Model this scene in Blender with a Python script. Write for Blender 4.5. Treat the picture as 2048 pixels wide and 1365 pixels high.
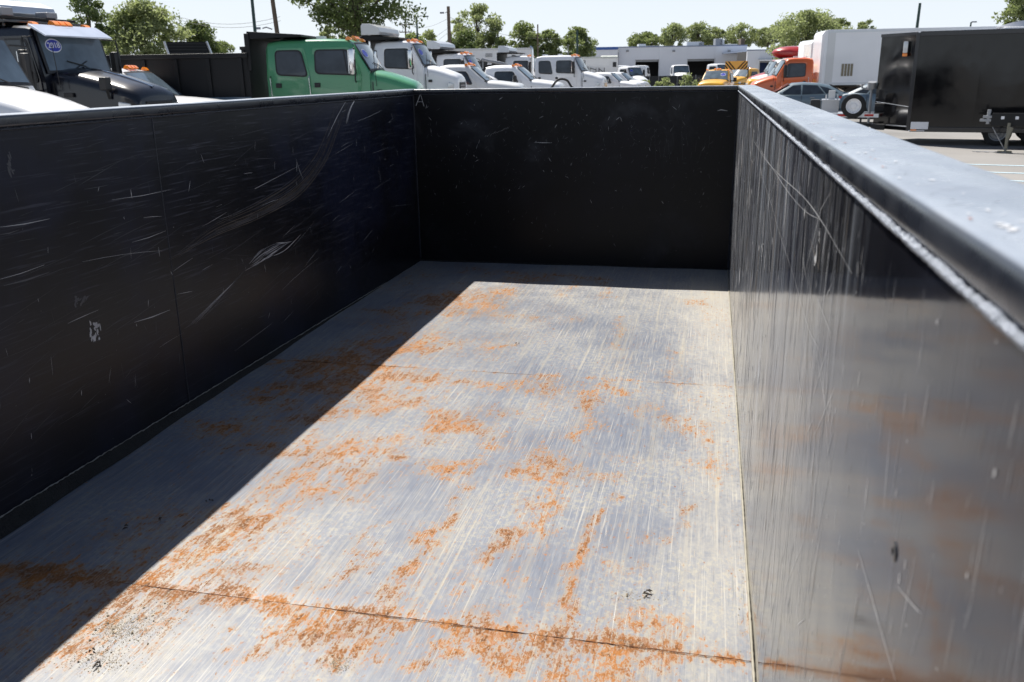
import bpy, bmesh, math, random
import numpy as np
from mathutils import Vector, Matrix
random.seed(7)
for o in list(bpy.data.objects): bpy.data.objects.remove(o)
S = bpy.context.scene
COL = S.collection
R = math.radians

# ------------------------------------------------------------------ camera
FLOOR = 0.736                      # height of the dump floor over the ground
CAMZ = 1.2638 + FLOOR
YAW, PITCH, ROLL, FPX = 0.2242, -0.2992, -0.0156, 1734.57
cy, sy, cp, sp = math.cos(YAW), math.sin(YAW), math.cos(PITCH), math.sin(PITCH)
cf = Vector((-sy*cp, cy*cp, sp)); r0 = Vector((cy, sy, 0)); u0 = r0.cross(cf)
cr_ = r0*math.cos(ROLL) + u0*math.sin(ROLL); cu_ = -r0*math.sin(ROLL) + u0*math.cos(ROLL)
CAM = Vector((0.9127, -5.7867, CAMZ))
cam = bpy.data.cameras.new('camera'); camo = bpy.data.objects.new('camera', cam); COL.objects.link(camo)
M = Matrix((cr_, cu_, -cf)).transposed().to_4x4(); M.translation = CAM
camo.matrix_world = M
cam.sensor_width = 36; cam.lens = FPX/2048*36; cam.clip_start = 0.02; cam.clip_end = 3000
cam.dof.use_dof = True; cam.dof.focus_distance = 3.6; cam.dof.aperture_fstop = 9.0
S.camera = camo
# ------------------------------------------------------------------ light
SUND = Vector((-0.4725, 0.503, 1.0)).normalized()
elev = math.asin(SUND.z)
w = bpy.data.worlds.new('World'); S.world = w; w.use_nodes = True
wn = w.node_tree.nodes; wl = w.node_tree.links; wn.clear()
sky = wn.new('ShaderNodeTexSky'); sky.sky_type = 'NISHITA'; sky.sun_disc = False
sky.sun_elevation = elev; sky.sun_rotation = math.atan2(SUND.x, SUND.y)
sky.air_density = 1.0; sky.dust_density = 1.0; sky.ozone_density = 1.0; sky.altitude = 10
bg = wn.new('ShaderNodeBackground'); bg.inputs[1].default_value = 0.054
wo = wn.new('ShaderNodeOutputWorld'); tcw = wn.new('ShaderNodeTexCoord'); sxw = wn.new('ShaderNodeSeparateXYZ'); wl.new(tcw.outputs['Generated'], sxw.inputs[0])
hz = wn.new('ShaderNodeMapRange'); hz.interpolation_type = 'SMOOTHSTEP'; hz.inputs[1].default_value = -0.02; hz.inputs[2].default_value = 0.42; hz.inputs[3].default_value = 0.92; hz.inputs[4].default_value = 0.04
wl.new(sxw.outputs[2], hz.inputs[0]); hm = wn.new('ShaderNodeMix'); hm.data_type = 'RGBA'; wl.new(hz.outputs[0], hm.inputs[0]); wl.new(sky.outputs[0], hm.inputs[6]); hm.inputs[7].default_value = (10.4, 11.3, 12.3, 1)   # summer haze, all round the horizon
wl.new(hm.outputs[2], bg.inputs[0]); wl.new(bg.outputs[0], wo.inputs[0])
sl = bpy.data.lights.new('sun', 'SUN'); sl.energy = 5.0; sl.angle = R(0.53); sl.color = (1.0, 0.95, 0.87)
so = bpy.data.objects.new('sun', sl); COL.objects.link(so)
so.rotation_euler = SUND.to_track_quat('Z', 'Y').to_euler(); so.location = (-20, 20, 60)
vs = S.view_settings; vs.view_transform = 'Standard'; vs.look = 'None'; vs.gamma = 1; vs.use_curve_mapping = False
vs.exposure = 0.72

# ------------------------------------------------------------------ placing helpers
def ray(px, py):
    return (cf + cr_*((px-1024)/FPX) + cu_*((682.5-py)/FPX))
def ground_at(px, d):
    """point on the ground in the direction of picture column px, d metres away, with the heading of that sight line"""
    a = ray(px, 145); h = Vector((a.x, a.y, 0)).normalized()
    k = d/(h.x*(-sy)+h.y*cy)
    p = Vector((CAM.x, CAM.y, 0)) + h*k
    return p, math.atan2(h.y, h.x)
def z_at(py, px, d):
    hor = 161.3 - 0.01566*(px-138)
    return CAMZ + (hor-py)*d/1816.0
def on_plane(px, py, axis, val):
    r = ray(px, py); t = (val-CAM[axis])/r[axis]; return CAM + r*t

# ------------------------------------------------------------------ materials
MATS = {}
def nt(name):
    m = bpy.data.materials.new(name); m.use_nodes = True
    n = m.node_tree.nodes; b = n['Principled BSDF']; return m, n, m.node_tree.links, b
def simple(name, col, rough=0.5, metal=0.0, coat=0.0, spec=0.5, var=0.12, vscale=3.0, bump=0.0):
    if name in MATS: return MATS[name]
    m, n, l, b = nt(name)
    tc = n.new('ShaderNodeTexCoord'); nz = n.new('ShaderNodeTexNoise')
    nz.inputs['Scale'].default_value = vscale; nz.inputs['Detail'].default_value = 6
    l.new(tc.outputs['Object'], nz.inputs['Vector'])
    mx = n.new('ShaderNodeMix'); mx.data_type = 'RGBA'
    mx.inputs[6].default_value = (*[c*(1-var) for c in col], 1); mx.inputs[7].default_value = (*[min(1, c*(1+var)) for c in col], 1)
    l.new(nz.outputs[0], mx.inputs[0]); l.new(mx.outputs[2], b.inputs['Base Color'])
    mr = n.new('ShaderNodeMapRange'); mr.inputs[3].default_value = rough*0.8; mr.inputs[4].default_value = min(1, rough*1.2)
    l.new(nz.outputs[0], mr.inputs[0]); l.new(mr.outputs[0], b.inputs['Roughness'])
    b.inputs['Metallic'].default_value = metal; b.inputs['Coat Weight'].default_value = coat
    b.inputs['Coat Roughness'].default_value = 0.06
    b.inputs['Specular IOR Level'].default_value = spec
    if bump:
        bp = n.new('ShaderNodeBump'); bp.inputs['Strength'].default_value = bump; bp.inputs['Distance'].default_value = 0.02
        n2 = n.new('ShaderNodeTexNoise'); n2.inputs['Scale'].default_value = vscale*6; n2.inputs['Detail'].default_value = 4
        l.new(tc.outputs['Object'], n2.inputs['Vector']); l.new(n2.outputs[0], bp.inputs['Height']); l.new(bp.outputs[0], b.inputs['Normal'])
    MATS[name] = m; return m
def paint(name, col, rough=0.35, coat=0.7): return simple('paint_'+name, col, rough, 0, coat, 0.5, 0.05, 1.5)
WHITE = paint('white', (0.84, 0.85, 0.88)); OFFW = paint('offwhite', (0.66, 0.67, 0.68))
GREEN = paint('green', (0.075, 0.30, 0.145)); BLACKP = paint('black', (0.005, 0.006, 0.012), 0.25, .35)
ORANGE = paint('orange', (0.66, 0.125, 0.025)); YELLOW = paint('yellow', (0.82, 0.43, 0.03)); REDP = paint('red', (0.35, 0.012, 0.012))
SLATE = paint('slate', (0.13, 0.18, 0.22)); SLATE2 = paint('slate_dark', (0.10, 0.15, 0.20))
GLASS = simple('glass_dark', (0.045, 0.055, 0.068), 0.05, 0, 0, .5, 0.95, 2.2)
WSGLASS = simple('windshield_glass', (0.10, 0.135, 0.17), 0.04, 0, 0.0, .8, 0.9, 1.8)
RUBBER = simple('rubber', (0.018, 0.018, 0.019), 0.8); PLAST = simple('black_plastic', (0.02, 0.02, 0.022), 0.55)
CHROME = simple('chrome', (0.75, 0.76, 0.78), 0.12, 1.0); ALU = simple('aluminium', (0.62, 0.64, 0.68), 0.35, 0.75)
AMBER = simple('amber_lens', (0.95, 0.26, 0.02), 0.2, 0, 0.5); REDL = simple('red_lens', (0.6, 0.03, 0.02), 0.25)
STEELK = simple('black_steel', (0.007, 0.0075, 0.009), 0.5, 0, 0.0, 0.35, 0.3, 2.0)
GREYM = simple('grey_metal', (0.3, 0.31, 0.33), 0.45, 0.4); LENS = simple('clear_lens', (0.6, 0.62, 0.64), 0.1, 0.3)
BLUEP = simple('sticker_blue', (0.03, 0.05, 0.42), 0.4); STICKW = simple('sticker_white', (0.75, 0.76, 0.8), 0.4)
WOODP = simple('pole_wood', (0.13, 0.10, 0.075), 0.85, var=0.35); GREENPOLE = simple('pole_green', (0.02, 0.055, 0.05), 0.5)
WIREM = simple('wire', (0.09, 0.09, 0.1), 0.6); GOLD = simple('gold_print', (0.62, 0.36, 0.08), 0.4)
VISOR = simple('visor', (0.60, 0.66, 0.78), 0.25, 0.3, 0.5); LINEP = simple('line_paint', (0.50, 0.66, 0.74), 0.6)

# ------------------------------------------------------------------ mesh builder
class MB:
    def __init__(s): s.v = []; s.f = []
    def add(s, vs, fs):
        o = len(s.v); s.v += [tuple(v) for v in vs]; s.f += [tuple(i+o for i in f) for f in fs]; return s
    def box(s, a, b):
        x0, y0, z0 = a; x1, y1, z1 = b
        return s.add([(x0,y0,z0),(x1,y0,z0),(x1,y1,z0),(x0,y1,z0),(x0,y0,z1),(x1,y0,z1),(x1,y1,z1),(x0,y1,z1)],
                     [(0,3,2,1),(4,5,6,7),(0,1,5,4),(1,2,6,5),(2,3,7,6),(3,0,4,7)])
    def bar(s, p, q, r, n=8, r2=None):
        p = Vector(p); q = Vector(q); d = (q-p)
        if d.length < 1e-6: return s
        d.normalize(); a = d.orthogonal().normalized(); b = d.cross(a); r2 = r if r2 is None else r2
        vs = [p + (a*math.cos(t)+b*math.sin(t))*r for t in [2*math.pi*i/n for i in range(n)]]
        vs += [q + (a*math.cos(t)+b*math.sin(t))*r2 for t in [2*math.pi*i/n for i in range(n)]]
        return s.add(vs, [(i, (i+1) % n, n+(i+1) % n, n+i) for i in range(n)] + [tuple(range(n-1, -1, -1)), tuple(range(n, 2*n))])
    def tube(s, pts, r, n=6):
        pts = [Vector(p) for p in pts]; m = len(pts); rr = r if isinstance(r, (list, tuple)) else [r]*m
        vs = []
        for i, p in enumerate(pts):
            d = (pts[min(i+1, m-1)]-pts[max(i-1, 0)]).normalized()
            a = d.cross(Vector((0.02, 0.03, 1))); a = a.normalized() if a.length > 1e-3 else Vector((1, 0, 0)); b = d.cross(a)
            vs += [p+(a*math.cos(2*math.pi*k/n)+b*math.sin(2*math.pi*k/n))*rr[i] for k in range(n)]
        fs = [(i*n+k, i*n+(k+1) % n, (i+1)*n+(k+1) % n, (i+1)*n+k) for i in range(m-1) for k in range(n)]
        return s.add(vs, fs+[tuple(range(n-1, -1, -1)), tuple((m-1)*n+k for k in range(n))])
    def prism(s, poly, off):
        """polygon of 3D points swept by the vector off"""
        n = len(poly); off = Vector(off); a = [Vector(p) for p in poly]
        return s.add(a+[p+off for p in a], [tuple(range(n-1, -1, -1)), tuple(range(n, 2*n))]+[(i, (i+1) % n, n+(i+1) % n, n+i) for i in range(n)])
    def loft(s, rings, closed=True, caps=True):
        n = len(rings[0]); o = []
        for r in rings: o += r
        fs = []
        for i in range(len(rings)-1):
            for k in range(n if closed else n-1):
                fs.append((i*n+k, i*n+(k+1) % n, (i+1)*n+(k+1) % n, (i+1)*n+k))
        if caps: fs += [tuple(range(n-1, -1, -1)), tuple((len(rings)-1)*n+k for k in range(n))]
        return s.add(o, fs)
    def build(s, name, mat, parent=None, smooth=False, bevel=0, loc=None, angle=40):
        me = bpy.data.meshes.new(name); me.from_pydata(s.v, [], s.f)
        bm = bmesh.new(); bm.from_mesh(me); bmesh.ops.recalc_face_normals(bm, faces=bm.faces)
        if bevel:
            es = [e for e in bm.edges if len(e.link_faces) == 2 and e.calc_face_angle(0) > R(30)]
            bmesh.ops.bevel(bm, geom=es, offset=bevel, segments=2, affect='EDGES', profile=0.6)
        if smooth:
            for f in bm.faces: f.smooth = True
            for e in bm.edges: e.smooth = not (len(e.link_faces) == 2 and e.calc_face_angle(0) > R(angle))
        bm.to_mesh(me); bm.free()
        me.materials.append(mat)
        o = bpy.data.objects.new(name, me); COL.objects.link(o)
        if parent: o.parent = parent
        if loc: o.location = loc
        return o
def tag(o, label=None, cat=None, group=None, kind=None):
    if label: o['label'] = label
    if cat: o['category'] = cat
    if group: o['group'] = group
    if kind: o['kind'] = kind
    return o
def thing(name, label, cat, loc=(0, 0, 0), rz=0, group=None):
    o = bpy.data.objects.new(name, None); COL.objects.link(o); o.location = loc; o.rotation_euler = (0, 0, rz); o.empty_display_size = 0.3
    return tag(o, label, cat, group)
def rpoly(pts, r, n=3):
    out = []; m = len(pts)
    for i in range(m):
        p = Vector(pts[i]); a = (Vector(pts[i-1])-p); b = (Vector(pts[(i+1) % m])-p)
        ra = min(r, a.length*0.45); rb = min(r, b.length*0.45); A = p+a.normalized()*ra; B = p+b.normalized()*rb
        for k in range(n+1):
            t = k/n; out.append((A*(1-t)**2+p*2*t*(1-t)+B*t*t))
    return out

# ------------------------------------------------------------------ ground
m, n, l, b = nt('asphalt'); tc = n.new('ShaderNodeTexCoord')
n1 = n.new('ShaderNodeTexNoise'); n1.inputs['Scale'].default_value = 0.25; n1.inputs['Detail'].default_value = 8
n2 = n.new('ShaderNodeTexNoise'); n2.inputs['Scale'].default_value = 60; n2.inputs['Detail'].default_value = 3
l.new(tc.outputs['Object'], n1.inputs['Vector']); l.new(tc.outputs['Object'], n2.inputs['Vector'])
ad = n.new('ShaderNodeMath'); ad.operation = 'ADD'; l.new(n1.outputs[0], ad.inputs[0])
mu = n.new('ShaderNodeMath'); mu.operation = 'MULTIPLY'; mu.inputs[1].default_value = 0.7; l.new(n2.outputs[0], mu.inputs[0]); l.new(mu.outputs[0], ad.inputs[1])
cr = n.new('ShaderNodeValToRGB'); cr.color_ramp.elements[0].position = 0.6; cr.color_ramp.elements[0].color = (0.15, 0.146, 0.142, 1)
cr.color_ramp.elements[1].position = 1.1; cr.color_ramp.elements[1].color = (0.26, 0.25, 0.242, 1)
l.new(ad.outputs[0], cr.inputs[0]); l.new(cr.outputs[0], b.inputs['Base Color']); b.inputs['Roughness'].default_value = 0.85
bp = n.new('ShaderNodeBump'); bp.inputs['Strength'].default_value = 0.4; bp.inputs['Distance'].default_value = 0.01
l.new(n2.outputs[0], bp.inputs['Height']); l.new(bp.outputs[0], b.inputs['Normal'])
g = MB(); g.add([(-900, -500, 0), (900, -500, 0), (900, 1300, 0), (-900, 1300, 0)], [(0, 1, 2, 3)])
tag(g.build('ground', m), 'pale worn asphalt of the truck lot', kind='structure')
# painted parking lines on the asphalt
lp, la = ground_at(1980, 17.2)
for i, dd in enumerate((18.4, 17.1, 15.9)):
    p, a = ground_at(2040, dd)
    q = MB(); q.box((-3.2, -0.055, 0.004), (2.6, 0.055, 0.008))
    o = q.build('parking_line', LINEP, loc=(p.x, p.y, 0)); o.rotation_euler.z = a-math.pi/2+R(1.5)
    tag(o, None, kind='structure')

# ------------------------------------------------------------------ the dump body
H = 1.1725; W2 = 1.065; YB = 0.0; YE = -6.75
S1, S2, S3 = -4.0723, -2.2676, -2.9164
body = thing('dump_trailer', 'open black steel dump body with scratched walls and a rusty floor, filling the foreground', 'dump trailer', (0, 0, FLOOR))

def vnoise(x, y, seed, sc):
    rs = np.random.RandomState(seed); G = rs.rand(64, 64)
    x = x*sc+17.3; y = y*sc+9.1; xi = np.floor(x).astype(int); yi = np.floor(y).astype(int)
    fx = x-xi; fy = y-yi; fx = fx*fx*(3-2*fx); fy = fy*fy*(3-2*fy)
    g = lambda a, c: G[a % 64, c % 64]
    return (g(xi, yi)*(1-fx)+g(xi+1, yi)*fx)*(1-fy)+(g(xi, yi+1)*(1-fx)+g(xi+1, yi+1)*fx)*fy
def cap(x, y, x0, y0, x1, y1, r):
    dx, dy = x1-x0, y1-y0; L = dx*dx+dy*dy+1e-9; t = np.clip(((x-x0)*dx+(y-y0)*dy)/L, 0, 1)
    d = np.hypot(x-(x0+t*dx), y-(y0+t*dy)); return np.exp(-(d/r)**2)
# rust stains of the floor plates: picture points of the stains taken to the floor plane
RUST = []
def rs_(px0, py0, px1, py1, r, s):
    a = on_plane(px0, py0, 2, FLOOR); c = on_plane(px1, py1, 2, FLOOR); RUST.append((a.x, a.y, c.x, c.y, r, s))
for t in [(905,597,985,588,.10,1.0),(945,615,950,580,.10,.5),(760,752,880,762,.06,1.0),(930,765,985,770,.05,1.0),(1070,772,1095,776,.07,.9),
          (1150,770,1270,776,.025,.9),(1195,770,1160,870,.03,.9),(1180,790,1160,860,.05,.5),(700,712,790,705,.07,.7),(640,770,830,795,.06,.8),(700,820,820,815,.05,.7),
          (890,830,925,855,.055,1.1),(1000,830,1030,825,.05,.7),(1080,830,1110,800,.03,.6),(600,900,720,905,.08,.85),(560,960,700,960,.07,.5),(790,925,925,932,.028,1.1),
          (610,890,480,1010,.05,.4),(1060,945,1090,940,.05,.9),(1115,942,1130,942,.03,1.),(1150,952,1230,955,.03,.9),(1115,945,1075,1080,.022,.9),(1075,1080,1040,1150,.02,.5),
          (1010,1060,980,1100,.03,.9),(960,1150,925,1190,.02,.7),(880,1040,790,1200,.02,1.0),(1000,850,880,1040,.015,.6),(790,1200,700,1330,.035,.8),(1075,985,985,1100,.02,.4),
          (360,1130,480,1040,.09,.95),(420,1150,500,1180,.07,.8),(330,1180,300,1230,.08,.7),(200,1240,330,1190,.05,.9),(140,1300,220,1240,.04,.9),
          (420,1290,470,1330,.012,1.2),(470,1330,530,1300,.014,1.1),(530,1300,540,1250,.012,1.1),(620,1270,680,1255,.05,.9),(555,1205,600,1195,.05,.7),(660,1140,700,1150,.03,.8),
          (270,1172,900,1262,.012,1.2),(300,1180,700,1240,.04,.55),(900,1262,1490,1322,.012,1.1),(980,1290,1200,1300,.06,1.1),(1230,1258,1380,1265,.035,.8),(1120,1320,1180,1360,.08,1.2),
          (820,1310,1040,1330,.015,1.0),(1020,1335,1060,1350,.02,.9),(940,1230,1030,1230,.03,.7),(1210,1000,1165,1190,.010,1.0),(1165,1190,1140,1320,.018,1.0),(1360,1020,1355,1100,.012,.9),
          (1290,1080,1330,1085,.02,.7),(1240,1150,1280,1160,.02,.5),(1470,1120,1490,1300,.006,.9),(1200,560,1215,600,.03,.8),(1240,640,1225,700,.02,.6),(1380,600,1420,612,.04,.6),
          (1120,590,1160,560,.03,.6),(540,790,680,760,.06,.9),(560,720,760,735,.02,1.),(600,740,700,690,.06,.7),(640,830,700,800,.05,.7),(380,880,560,820,.03,.5),(460,900,560,890,.05,.7),
          (100,1160,260,1170,.03,.9),(0,1133,270,1170,.014,1.1),(0,1200,150,1190,.05,.8),(60,1290,180,1230,.05,.7),(240,1080,330,1040,.06,.5),(280,1110,400,1050,.04,.7),
          (940,540,1060,545,.05,.6),(1100,550,1200,560,.05,.6),(830,660,700,690,.04,.5),(900,620,860,690,.05,.5),(1300,830,1340,850,.04,.5),(1400,850,1420,950,.02,.5),(870,690,760,715,.05,.7),
          (1350,700,1340,760,.02,.5),(560,1060,600,1120,.03,.6),(700,1090,740,1110,.025,.8),(720,1100,780,1060,.012,.7),(840,1120,880,1080,.02,.5),(650,990,700,1010,.03,.5),(980,700,1030,690,.015,.8)]:
    rs_(*t)

m, n, l, b = nt('bare_steel_floor')
def N(t, **k):
    x = n.new(t)
    for a, v in k.items(): setattr(x, a, v)
    return x
def mapn(src, sc, loc=(0, 0, 0), rot=(0, 0, 0)):
    x = N('ShaderNodeMapping'); x.inputs['Scale'].default_value = sc; x.inputs['Location'].default_value = loc; x.inputs['Rotation'].default_value = rot; l.new(src, x.inputs[0]); return x.outputs[0]
def noise(vec, scale, detail=4, rough=0.5, dist=0):
    x = N('ShaderNodeTexNoise'); x.inputs['Scale'].default_value = scale; x.inputs['Detail'].default_value = detail
    x.inputs['Roughness'].default_value = rough; x.inputs['Distortion'].default_value = dist; l.new(vec, x.inputs['Vector']); return x.outputs[0]
def mr(src, a, c, d=0.0, e=1.0, smooth=True):
    x = N('ShaderNodeMapRange'); x.interpolation_type = 'SMOOTHSTEP' if smooth else 'LINEAR'
    x.inputs[1].default_value = a; x.inputs[2].default_value = c; x.inputs[3].default_value = d; x.inputs[4].default_value = e; l.new(src, x.inputs[0]); return x.outputs[0]
def mix(f, a, c, mode='MIX'):
    x = N('ShaderNodeMix', data_type='RGBA', blend_type=mode)
    for i, v in ((0, f), (6, a), (7, c)):
        if isinstance(v, (tuple, float, int)): x.inputs[i].default_value = v if not isinstance(v, tuple) else (*v, 1)
        else: l.new(v, x.inputs[i])
    return x.outputs[2]
def ma(op, a, c, clamp=False):
    x = N('ShaderNodeMath', operation=op, use_clamp=clamp)
    for i, v in ((0, a), (1, c)):
        if isinstance(v, (float, int)): x.inputs[i].default_value = v
        else: l.new(v, x.inputs[i])
    return x.outputs[0]
def attr(nm):
    x = N('ShaderNodeAttribute', attribute_name=nm); return x.outputs['Fac']
tc = N('ShaderNodeTexCoord'); P = tc.outputs['Object']
rust = attr('rust'); dust = attr('dust')
cl = noise(P, 2.2, 6, 0.6)
base = mix(mr(cl, .35, .65), (0.142, 0.159, 0.200), (0.182, 0.198, 0.236))
fine = noise(mapn(P, (90, 9, 1)), 1.0, 5, 0.65)
base = mix(ma('MULTIPLY', mr(fine, .45, .75), .6), base, (0.30, 0.305, 0.31))
mott = noise(mapn(P, (1, .7, 1)), 60, 5, 0.75)
base = mix(ma('MULTIPLY', mr(mott, .47, .60), ma('MULTIPLY', mr(cl, .38, .6), .75)), base, (0.31, 0.295, 0.25))
# drag streaks along the body
st = noise(mapn(P, (170, 2.2, 1)), 1.0, 3, 0.6, 0.3)
st2 = noise(mapn(P, (34, 0.9, 1), (3, 1, 0)), 1.0, 4, 0.6)
strk = ma('MULTIPLY', mr(st, .56, .72), mr(noise(P, 1.3, 3), .35, .6))
base = mix(ma('MULTIPLY', strk, .65), base, (0.50, 0.47, 0.41))
base = mix(ma('MULTIPLY', mr(st2, .5, .72), .5), base, (0.33, 0.305, 0.25))
dk = noise(mapn(P, (120, 1.6, 1), (7, 3, 0)), 1.0, 3, 0.6)
base = mix(ma('MULTIPLY', mr(dk, .6, .75), .55), base, (0.07, 0.085, 0.12))
# dust, thicker near the far end and the right wall
dn = ma('ADD', dust, ma('ADD', ma('MULTIPLY', ma('SUBTRACT', noise(P, 9, 8, .75), .5), .8), ma('MULTIPLY', ma('SUBTRACT', noise(mapn(P, (1, .6, 1)), 70, 4, .7), .5), .9)))
base = mix(ma('MULTIPLY', mr(dn, .30, 1.15), .62), base, (0.37, 0.345, 0.29))
# rust
rs1 = noise(mapn(P, (1.0, .50, 1)), 44, 12, 0.80, .4)
rs3 = noise(mapn(P, (95, 7, 1), (1, 7, 0)), 1.0, 6, .7)
brk = noise(mapn(P, (1.0, .45, 1), (4, 2, 0)), 11, 6, .7)
dens = ma('MULTIPLY', ma('MULTIPLY', rust, mr(brk, .33, .58, .3, 1.1)), mr(noise(mapn(P, (1.0, .5, 1), (8, 8, 2)), 30, 4, .7), .34, .58, .45, 1.15))
stain = mr(dens, .05, 1.0)
base = mix(ma('MULTIPLY', stain, .42), base, (0.24, 0.17, 0.105))
rv = ma('ADD', ma('ADD', ma('MULTIPLY', rs1, .68), ma('MULTIPLY', rs3, .32)), ma('MULTIPLY', dens, .165))
fk = ma('ADD', noise(mapn(P, (1, .6, 1), (5, 1, 0)), 75, 8, .72), ma('ADD', ma('MULTIPLY', rust, .125), ma('MULTIPLY', ma('SUBTRACT', brk, .5), .25)))
halo = mr(rv, .55, .645); core = ma('MULTIPLY', mr(rv, .604, .65), mr(noise(mapn(P, (1, .6, 1), (3, 3, 3)), 170, 3, .6), .40, .52, .22, 1.0))
base = mix(ma('MULTIPLY', halo, .45), base, (0.36, 0.235, 0.125))
rcA = mix(mr(noise(P, 5, 4, .6), .40, .60), (0.33, 0.130, 0.034), (0.205, 0.082, 0.030))
rc = mix(mr(rv, .655, .74), rcA, (0.085, 0.032, 0.014))
base = mix(ma('MULTIPLY', core, .90), base, rc)
base = mix(ma('MULTIPLY', mr(fk, .585, .68), .35), base, (0.34, 0.22, 0.12))
base = mix(ma('MULTIPLY', mr(fk, .635, .675), .8), base, rcA)
sp1 = N('ShaderNodeTexVoronoi', feature='F1'); sp1.inputs['Scale'].default_value = 42; l.new(mapn(P, (1, .75, 1)), sp1.inputs['Vector'])
sc_ = N('ShaderNodeSeparateColor'); l.new(sp1.outputs['Color'], sc_.inputs[0])
spot = ma('MULTIPLY', mr(ma('ADD', sp1.outputs['Distance'], ma('MULTIPLY', noise(P, 150, 3), .25)), .16, .32, 1, 0), ma('GREATER_THAN', ma('ADD', sc_.outputs[0], ma('MULTIPLY', rust, .35)), .88))
base = mix(ma('MULTIPLY', spot, .85), base, (0.20, 0.07, 0.022))
# lengthwise gouges, dark and bright, of mixed depth
gg = noise(mapn(P, (260, 3.2, 1), (2, 2, 0), (0, 0, R(.6))), 1.0, 3, .65); gq = noise(mapn(P, (48, .7, 1), (8, 2, 0)), 1.0, 5, .7); gz = mr(noise(mapn(P, (2.5, .8, 1)), 1.5, 3, .6), .35, .6)
base = mix(ma('MULTIPLY', ma('MULTIPLY', mr(gg, .57, .68), gz), .6), base, (0.44, 0.41, 0.35))
base = mix(ma('MULTIPLY', ma('MULTIPLY', mr(gq, .56, .68), gz), .55), base, (0.40, 0.36, 0.28))
base = mix(ma('MULTIPLY', mr(gg, .40, .30), .45), base, (0.06, 0.065, 0.08))
l.new(base, b.inputs['Base Color'])
ro = ma('ADD', ma('ADD', .40, ma('MULTIPLY', core, .4)), ma('MULTIPLY', ma('SUBTRACT', cl, .5), .25)); ro = ma('ADD', ro, ma('MULTIPLY', mr(dn, .35, .95), .25), True)
l.new(ro, b.inputs['Roughness']); l.new(ma('SUBTRACT', .40, ma('MULTIPLY', core, .36)), b.inputs['Specular IOR Level'])
b.inputs['Metallic'].default_value = 0.0
bp = N('ShaderNodeBump'); bp.inputs['Strength'].default_value = .35; bp.inputs['Distance'].default_value = .0012
l.new(ma('ADD', ma('MULTIPLY', core, 1.0), ma('ADD', ma('MULTIPLY', fine, .6), ma('MULTIPLY', noise(P, 3, 2), 8))), bp.inputs['Height']); l.new(bp.outputs[0], b.inputs['Normal'])
FLOORM = m

def black_wall(name, vert, deg, streak, rough, tone=(0.0085, 0.009, 0.0125), blue=(0.022, 0.024, 0.036), spec=0.5):
    """scuffed black paint; vert: the streaks run down the wall instead of along it"""
    global n, l
    m, n, l, b = nt(name)
    tc = N('ShaderNodeTexCoord'); P = tc.outputs['Object']; sc = attr('scuff')
    big = noise(P, 1.4, 5, .6)
    base = mix(mr(big, .4, .65), tone, blue)
    s = (3, 240, 2.6) if vert else (3, 4, 120)
    s2 = (3, 62, 1.2) if vert else (3, 1.3, 50)
    q = mapn(P, s, (0, 0, 0), (R(deg), 0, 0))
    a1 = noise(q, 1.0, 4, .62, .2)
    q2 = mapn(P, s2, (5, 2, 1), (R(-deg*.6), 0, 0)); a2 = noise(q2, 1.0, 5, .6)
    fld = ma('ADD', sc, ma('MULTIPLY', ma('SUBTRACT', noise(P, 2.5, 4, .6), .5), .8))
    k = ma('MULTIPLY', ma('MULTIPLY', mr(a1, .54, .70), mr(fld, 0.12, .85)), streak)
    base = mix(k, base, (0.34, 0.36, 0.40) if vert else (0.15, 0.155, 0.20))
    k2 = ma('MULTIPLY', ma('MULTIPLY', mr(a2, .55, .72), mr(fld, .1, 1.0)), streak*.55)
    base = mix(k2, base, (0.22, 0.215, 0.21) if vert else (0.06, 0.062, 0.08))
    if vert and streak > .5:
        a3 = noise(mapn(P, (3, 22, .9), (2, 8, 3), (R(2), 0, 0)), 1.0, 8, .75); a4 = noise(mapn(P, (3, 75, 2.6), (6, 3, 1), (R(-6), 0, 0)), 1.0, 6, .7)
        far = mr(sc, .15, 1.25)
        base = mix(ma('MULTIPLY', mr(a3, .50, .60), ma('MULTIPLY', far, .85)), base, (0.27, 0.30, 0.35))
        base = mix(ma('MULTIPLY', mr(a4, .52, .62), ma('MULTIPLY', far, .85)), base, (0.36, 0.365, 0.38))
        base = mix(ma('MULTIPLY', mr(noise(mapn(P, (3, 12, .5), (9, 9, 9)), 1.0, 5, .65), .56, .7), ma('MULTIPLY', far, .5)), base, (0.26, 0.20, 0.14))
    ru = ma('MULTIPLY', mr(noise(mapn(P, (1, 1, .5) if vert else (1, .5, 1), (2, 5, 1)), 7, 7, .75), .66, .76), ma('MULTIPLY', mr(fld, .2, 1.2), .45))
    base = mix(ru, base, (0.14, 0.07, 0.035))
    fl = ma('MULTIPLY', mr(noise(P, 75, 3, .6), .735, .76), .7)
    base = mix(fl, base, (0.30, 0.30, 0.31))
    l.new(base, b.inputs['Base Color'])
    rr = ma('ADD', ma('ADD', rough, ma('MULTIPLY', mr(a1, .45, .75), .06)), ma('MULTIPLY', mr(big, .35, .7), .04)); rr = ma('ADD', rr, ma('MULTIPLY', sc, .07))
    l.new(rr, b.inputs['Roughness']); b.inputs['Specular IOR Level'].default_value = spec
    bp = N('ShaderNodeBump'); bp.inputs['Strength'].default_value = .25; bp.inputs['Distance'].default_value = .0008
    l.new(ma('ADD', ma('ADD', ma('MULTIPLY', noise(P, 2.5, 2), 14), ma('MULTIPLY', noise(mapn(P, (1, 1, .6)), 9, 3), 2.2)), ma('MULTIPLY', a1, .12 if vert else .8)), bp.inputs['Height']); l.new(bp.outputs[0], b.inputs['Normal'])
    return m
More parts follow.
